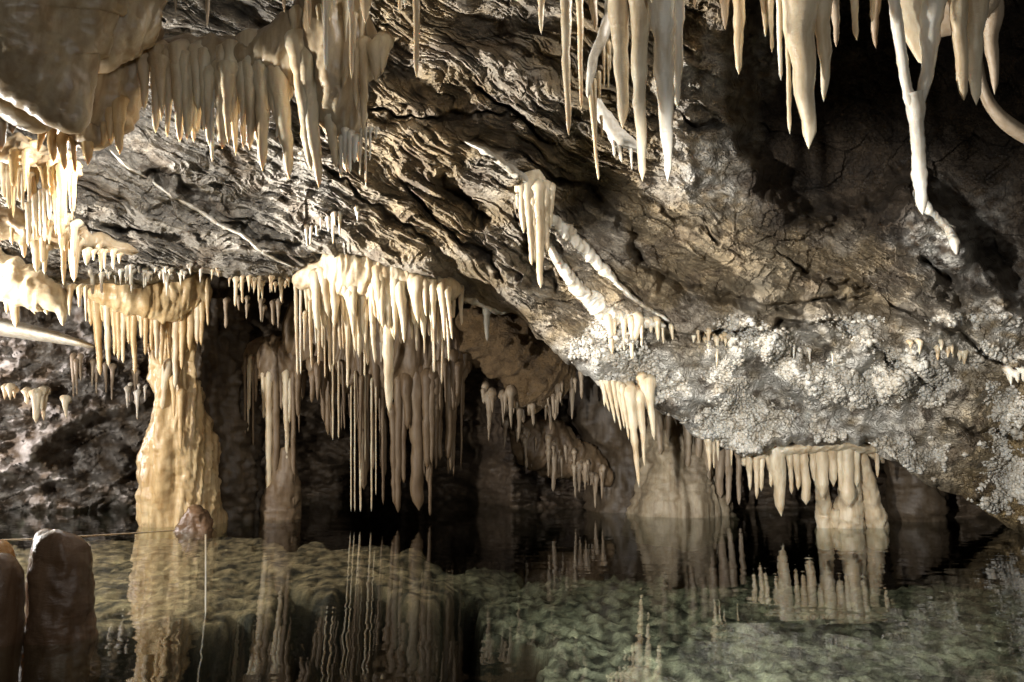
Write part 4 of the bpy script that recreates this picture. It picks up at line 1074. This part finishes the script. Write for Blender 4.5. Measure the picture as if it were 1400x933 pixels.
fringe([(690, 575), (740, 605), (790, 632), (828, 655)], 44, 12, 50, 3, 9, M_TAUPE, 124, t, d=9.25, off=.15, jit=12)
t = thing('flowstone_buttress', at(845, 690, 10.0), 'shadowed smooth flowstone wall bulge left of the pale mound', 'flowstone')
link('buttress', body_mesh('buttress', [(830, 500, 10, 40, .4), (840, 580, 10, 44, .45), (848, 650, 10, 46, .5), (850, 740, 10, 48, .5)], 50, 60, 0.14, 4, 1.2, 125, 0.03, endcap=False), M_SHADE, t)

# ------------------------------------------------------------------ far left chamber
fringe([(0, 535), (60, 540), (110, 545)], 12, 10, 40, 5, 12, M_CREAM, 131, None, 'bright small stalactite on the lit brow of the far left chamber', 'stalactites on the brow of the far left chamber', d='wall', off=.02, ordinal='bright stalactite, %s from the left on the lit brow of the far left chamber')
fringe([(60, 488), (130, 492), (200, 510)], 11, 15, 60, 4, 7, M_TAUPE, 132, None, 'dim thin stalactite high in the far left chamber', 'thin stalactites high in the far left chamber', d='wall', off=.02, ordinal='dim thin stalactite, %s from the left high in the far left chamber')
fringe([(160, 530), (200, 535)], 7, 12, 40, 3, 6, M_WHITE, 133, None, 'pale straw beside the honey column in the far left chamber', 'pale straws beside the honey column', d='wall', off=.02, ordinal='pale straw, %s from the left in the far chamber beside the honey column')

# ------------------------------------------------------------------ stumps in the water
t = thing('stalagmite', on_water(82, 868), 'stout dark stalagmite stump with a flat slanted top in the left foreground', 'stalagmite')
link('stump', body_mesh('stump', [(90, 737, 3.02, 20, .06), (86, 744, 3.0, 33, .1), (84, 790, 3.0, 38, .12), (83, 850, 3.0, 41, .13), (83, 960, 3.0, 46, .15)], 60, 90, 0.022, 9, 3, 141, 0.014), M_STUMP, t)
t = thing('stalagmite', on_water(62, 855), 'round topped wet stalagmite peeping out behind the stout dark stump', 'stalagmite')
link('stump', body_mesh('stump', [(66, 724, 3.3, 10, .04), (64, 732, 3.3, 15, .06), (62, 770, 3.3, 20, .08), (60, 850, 3.3, 24, .1), (60, 930, 3.3, 26, .1)], 50, 80, 0.02, 9, 3, 142, 0.012), M_STUMP, t)
t = thing('stalagmite', on_water(0, 870), 'orange topped stalagmite stump cut by the left edge of the picture', 'stalagmite')
link('stump', body_mesh('stump', [(-12, 738, 3.0, 12, .05), (-8, 752, 3.0, 24, .08), (-8, 800, 3.0, 30, .1), (-10, 960, 3.0, 36, .13)], 40, 50, 0.02, 9, 3, 143, 0.008), M_ORANGE, t)
link('collar', body_mesh('collar', [(-10, 768, 2.95, 25, .085), (-10, 785, 2.92, 34, .11), (-10, 850, 2.92, 36, .12), (-10, 960, 2.92, 40, .13)], 40, 50, 0.02, 9, 3, 144, 0.008), M_STUMP, t)
t = thing('stalagmite', on_water(268, 726), 'small wet brown stalagmite knob rising from the pool before the honey column', 'stalagmite')
link('knob', body_mesh('knob', [(270, 691, 7.3, 6, .05), (268, 697, 7.3, 15, .11), (268, 712, 7.3, 21, .15), (268, 727, 7.3, 26, .18), (268, 745, 7.3, 28, .2)], 50, 60, 0.04, 9, 3, 145, 0.02), M_STUMP, t)
a0, a1, a2 = on_water(281, 838), at(281, 731, 1), None
dw = float(proj(a0)[2])
P = at([281, 281, 281], [731, 800, 845], [dw * 1.0] * 3)
stk = link('pale_rod', spike_mesh('pale_rod', P, np.array([.0033, .0033, .0033]), 8, 5, 0.0, 12, 0.0), M_WHITE)
stk['label'] = 'thin pale rod standing upright in the pool at the left'; stk['category'] = 'rod'

# rimstone edge: thin crust just breaking the surface
t = thing('rimstone_edge', on_water(150, 731), 'thin pale rimstone edge along the far side of the shallow shelf at the left', 'rimstone')
pts = [(-150, 743), (-40, 739), (40, 737), (110, 733), (180, 729), (240, 725), (300, 722)]
w = np.array([on_water(a, b) for a, b in pts]); pj = [proj(q) for q in w]
link('crust', body_mesh('crust', [(float(q[0]), float(q[1]), float(q[2]), 0.5, .06) for q in pj], 12, 160, 0.02, 8, 4, 146, 0.012), M_TAUPE, t)


# ------------------------------------------------------------------ cave coral: thousands of knobs on the lower right wall
def ico():
    import bmesh
    bm = bmesh.new(); bmesh.ops.create_icosphere(bm, subdivisions=1, radius=1.0)
    v = np.array([q.co[:] for q in bm.verts]); f = np.array([[q.index for q in p.verts] for p in bm.faces]); bm.free()
    return v, f


def coral(name, n, region, mat, seed, rmin, rmax, lift=0.4):
    R = np.random.RandomState(seed)
    x0, y0, x1, y1 = region
    x = R.uniform(x0, x1, n * 8); y = R.uniform(y0, y1, n * 8)
    pop, rg, left, dark = masks(x, y)
    cl = 1.3 * pn(x / 75, y / 55, 161) + 0.6 * pn(x / 16, y / 14, 162)
    keep = (y < edge(x) - 2) & (np.clip(pop + rg, 0, 1) > R.uniform(0.3, 1, len(x))) & (cl > R.uniform(-0.05, 0.4, len(x)))
    x, y = x[keep][:n], y[keep][:n]
    r = rmin + (rmax - rmin) * R.rand(len(x)) ** 2.5 * np.clip(1 + 0.8 * pn(x / 30, y / 30, 163), 0.4, 2)
    d = depth(x, y) - r * lift
    c = at(x, y, d)
    v, f = ico()
    st = 1 + 0.35 * R.randn(len(x), 3).clip(-1, 1)
    V = c[:, None, :] + v[None] * r[:, None, None] * st[:, None, :] * (1 + 0.25 * R.randn(len(x), len(v), 1).clip(-1, 1))
    F = f[None] + (np.arange(len(x)) * len(v))[:, None, None]
    link(name, mesh_from(name, V.reshape(-1, 3), F.reshape(-1, 3)), mat, kind='stuff', label='white knobbly cave coral crusting the lower right wall', category='cave coral')


coral('cave_coral', 20000, (780, 430, 1400, 720), M_CORAL, 171, 0.006, 0.024)

# thing origins: move each empty to its base without moving its parts
for o in [q for q in COL.objects if q.type == 'EMPTY' and '_p' in q]:
    o.location = o['_p'][:]
    for ch in o.children:
        ch.matrix_parent_inverse.identity()
        ch.location = [-v for v in o['_p'][:]]
    del o['_p']
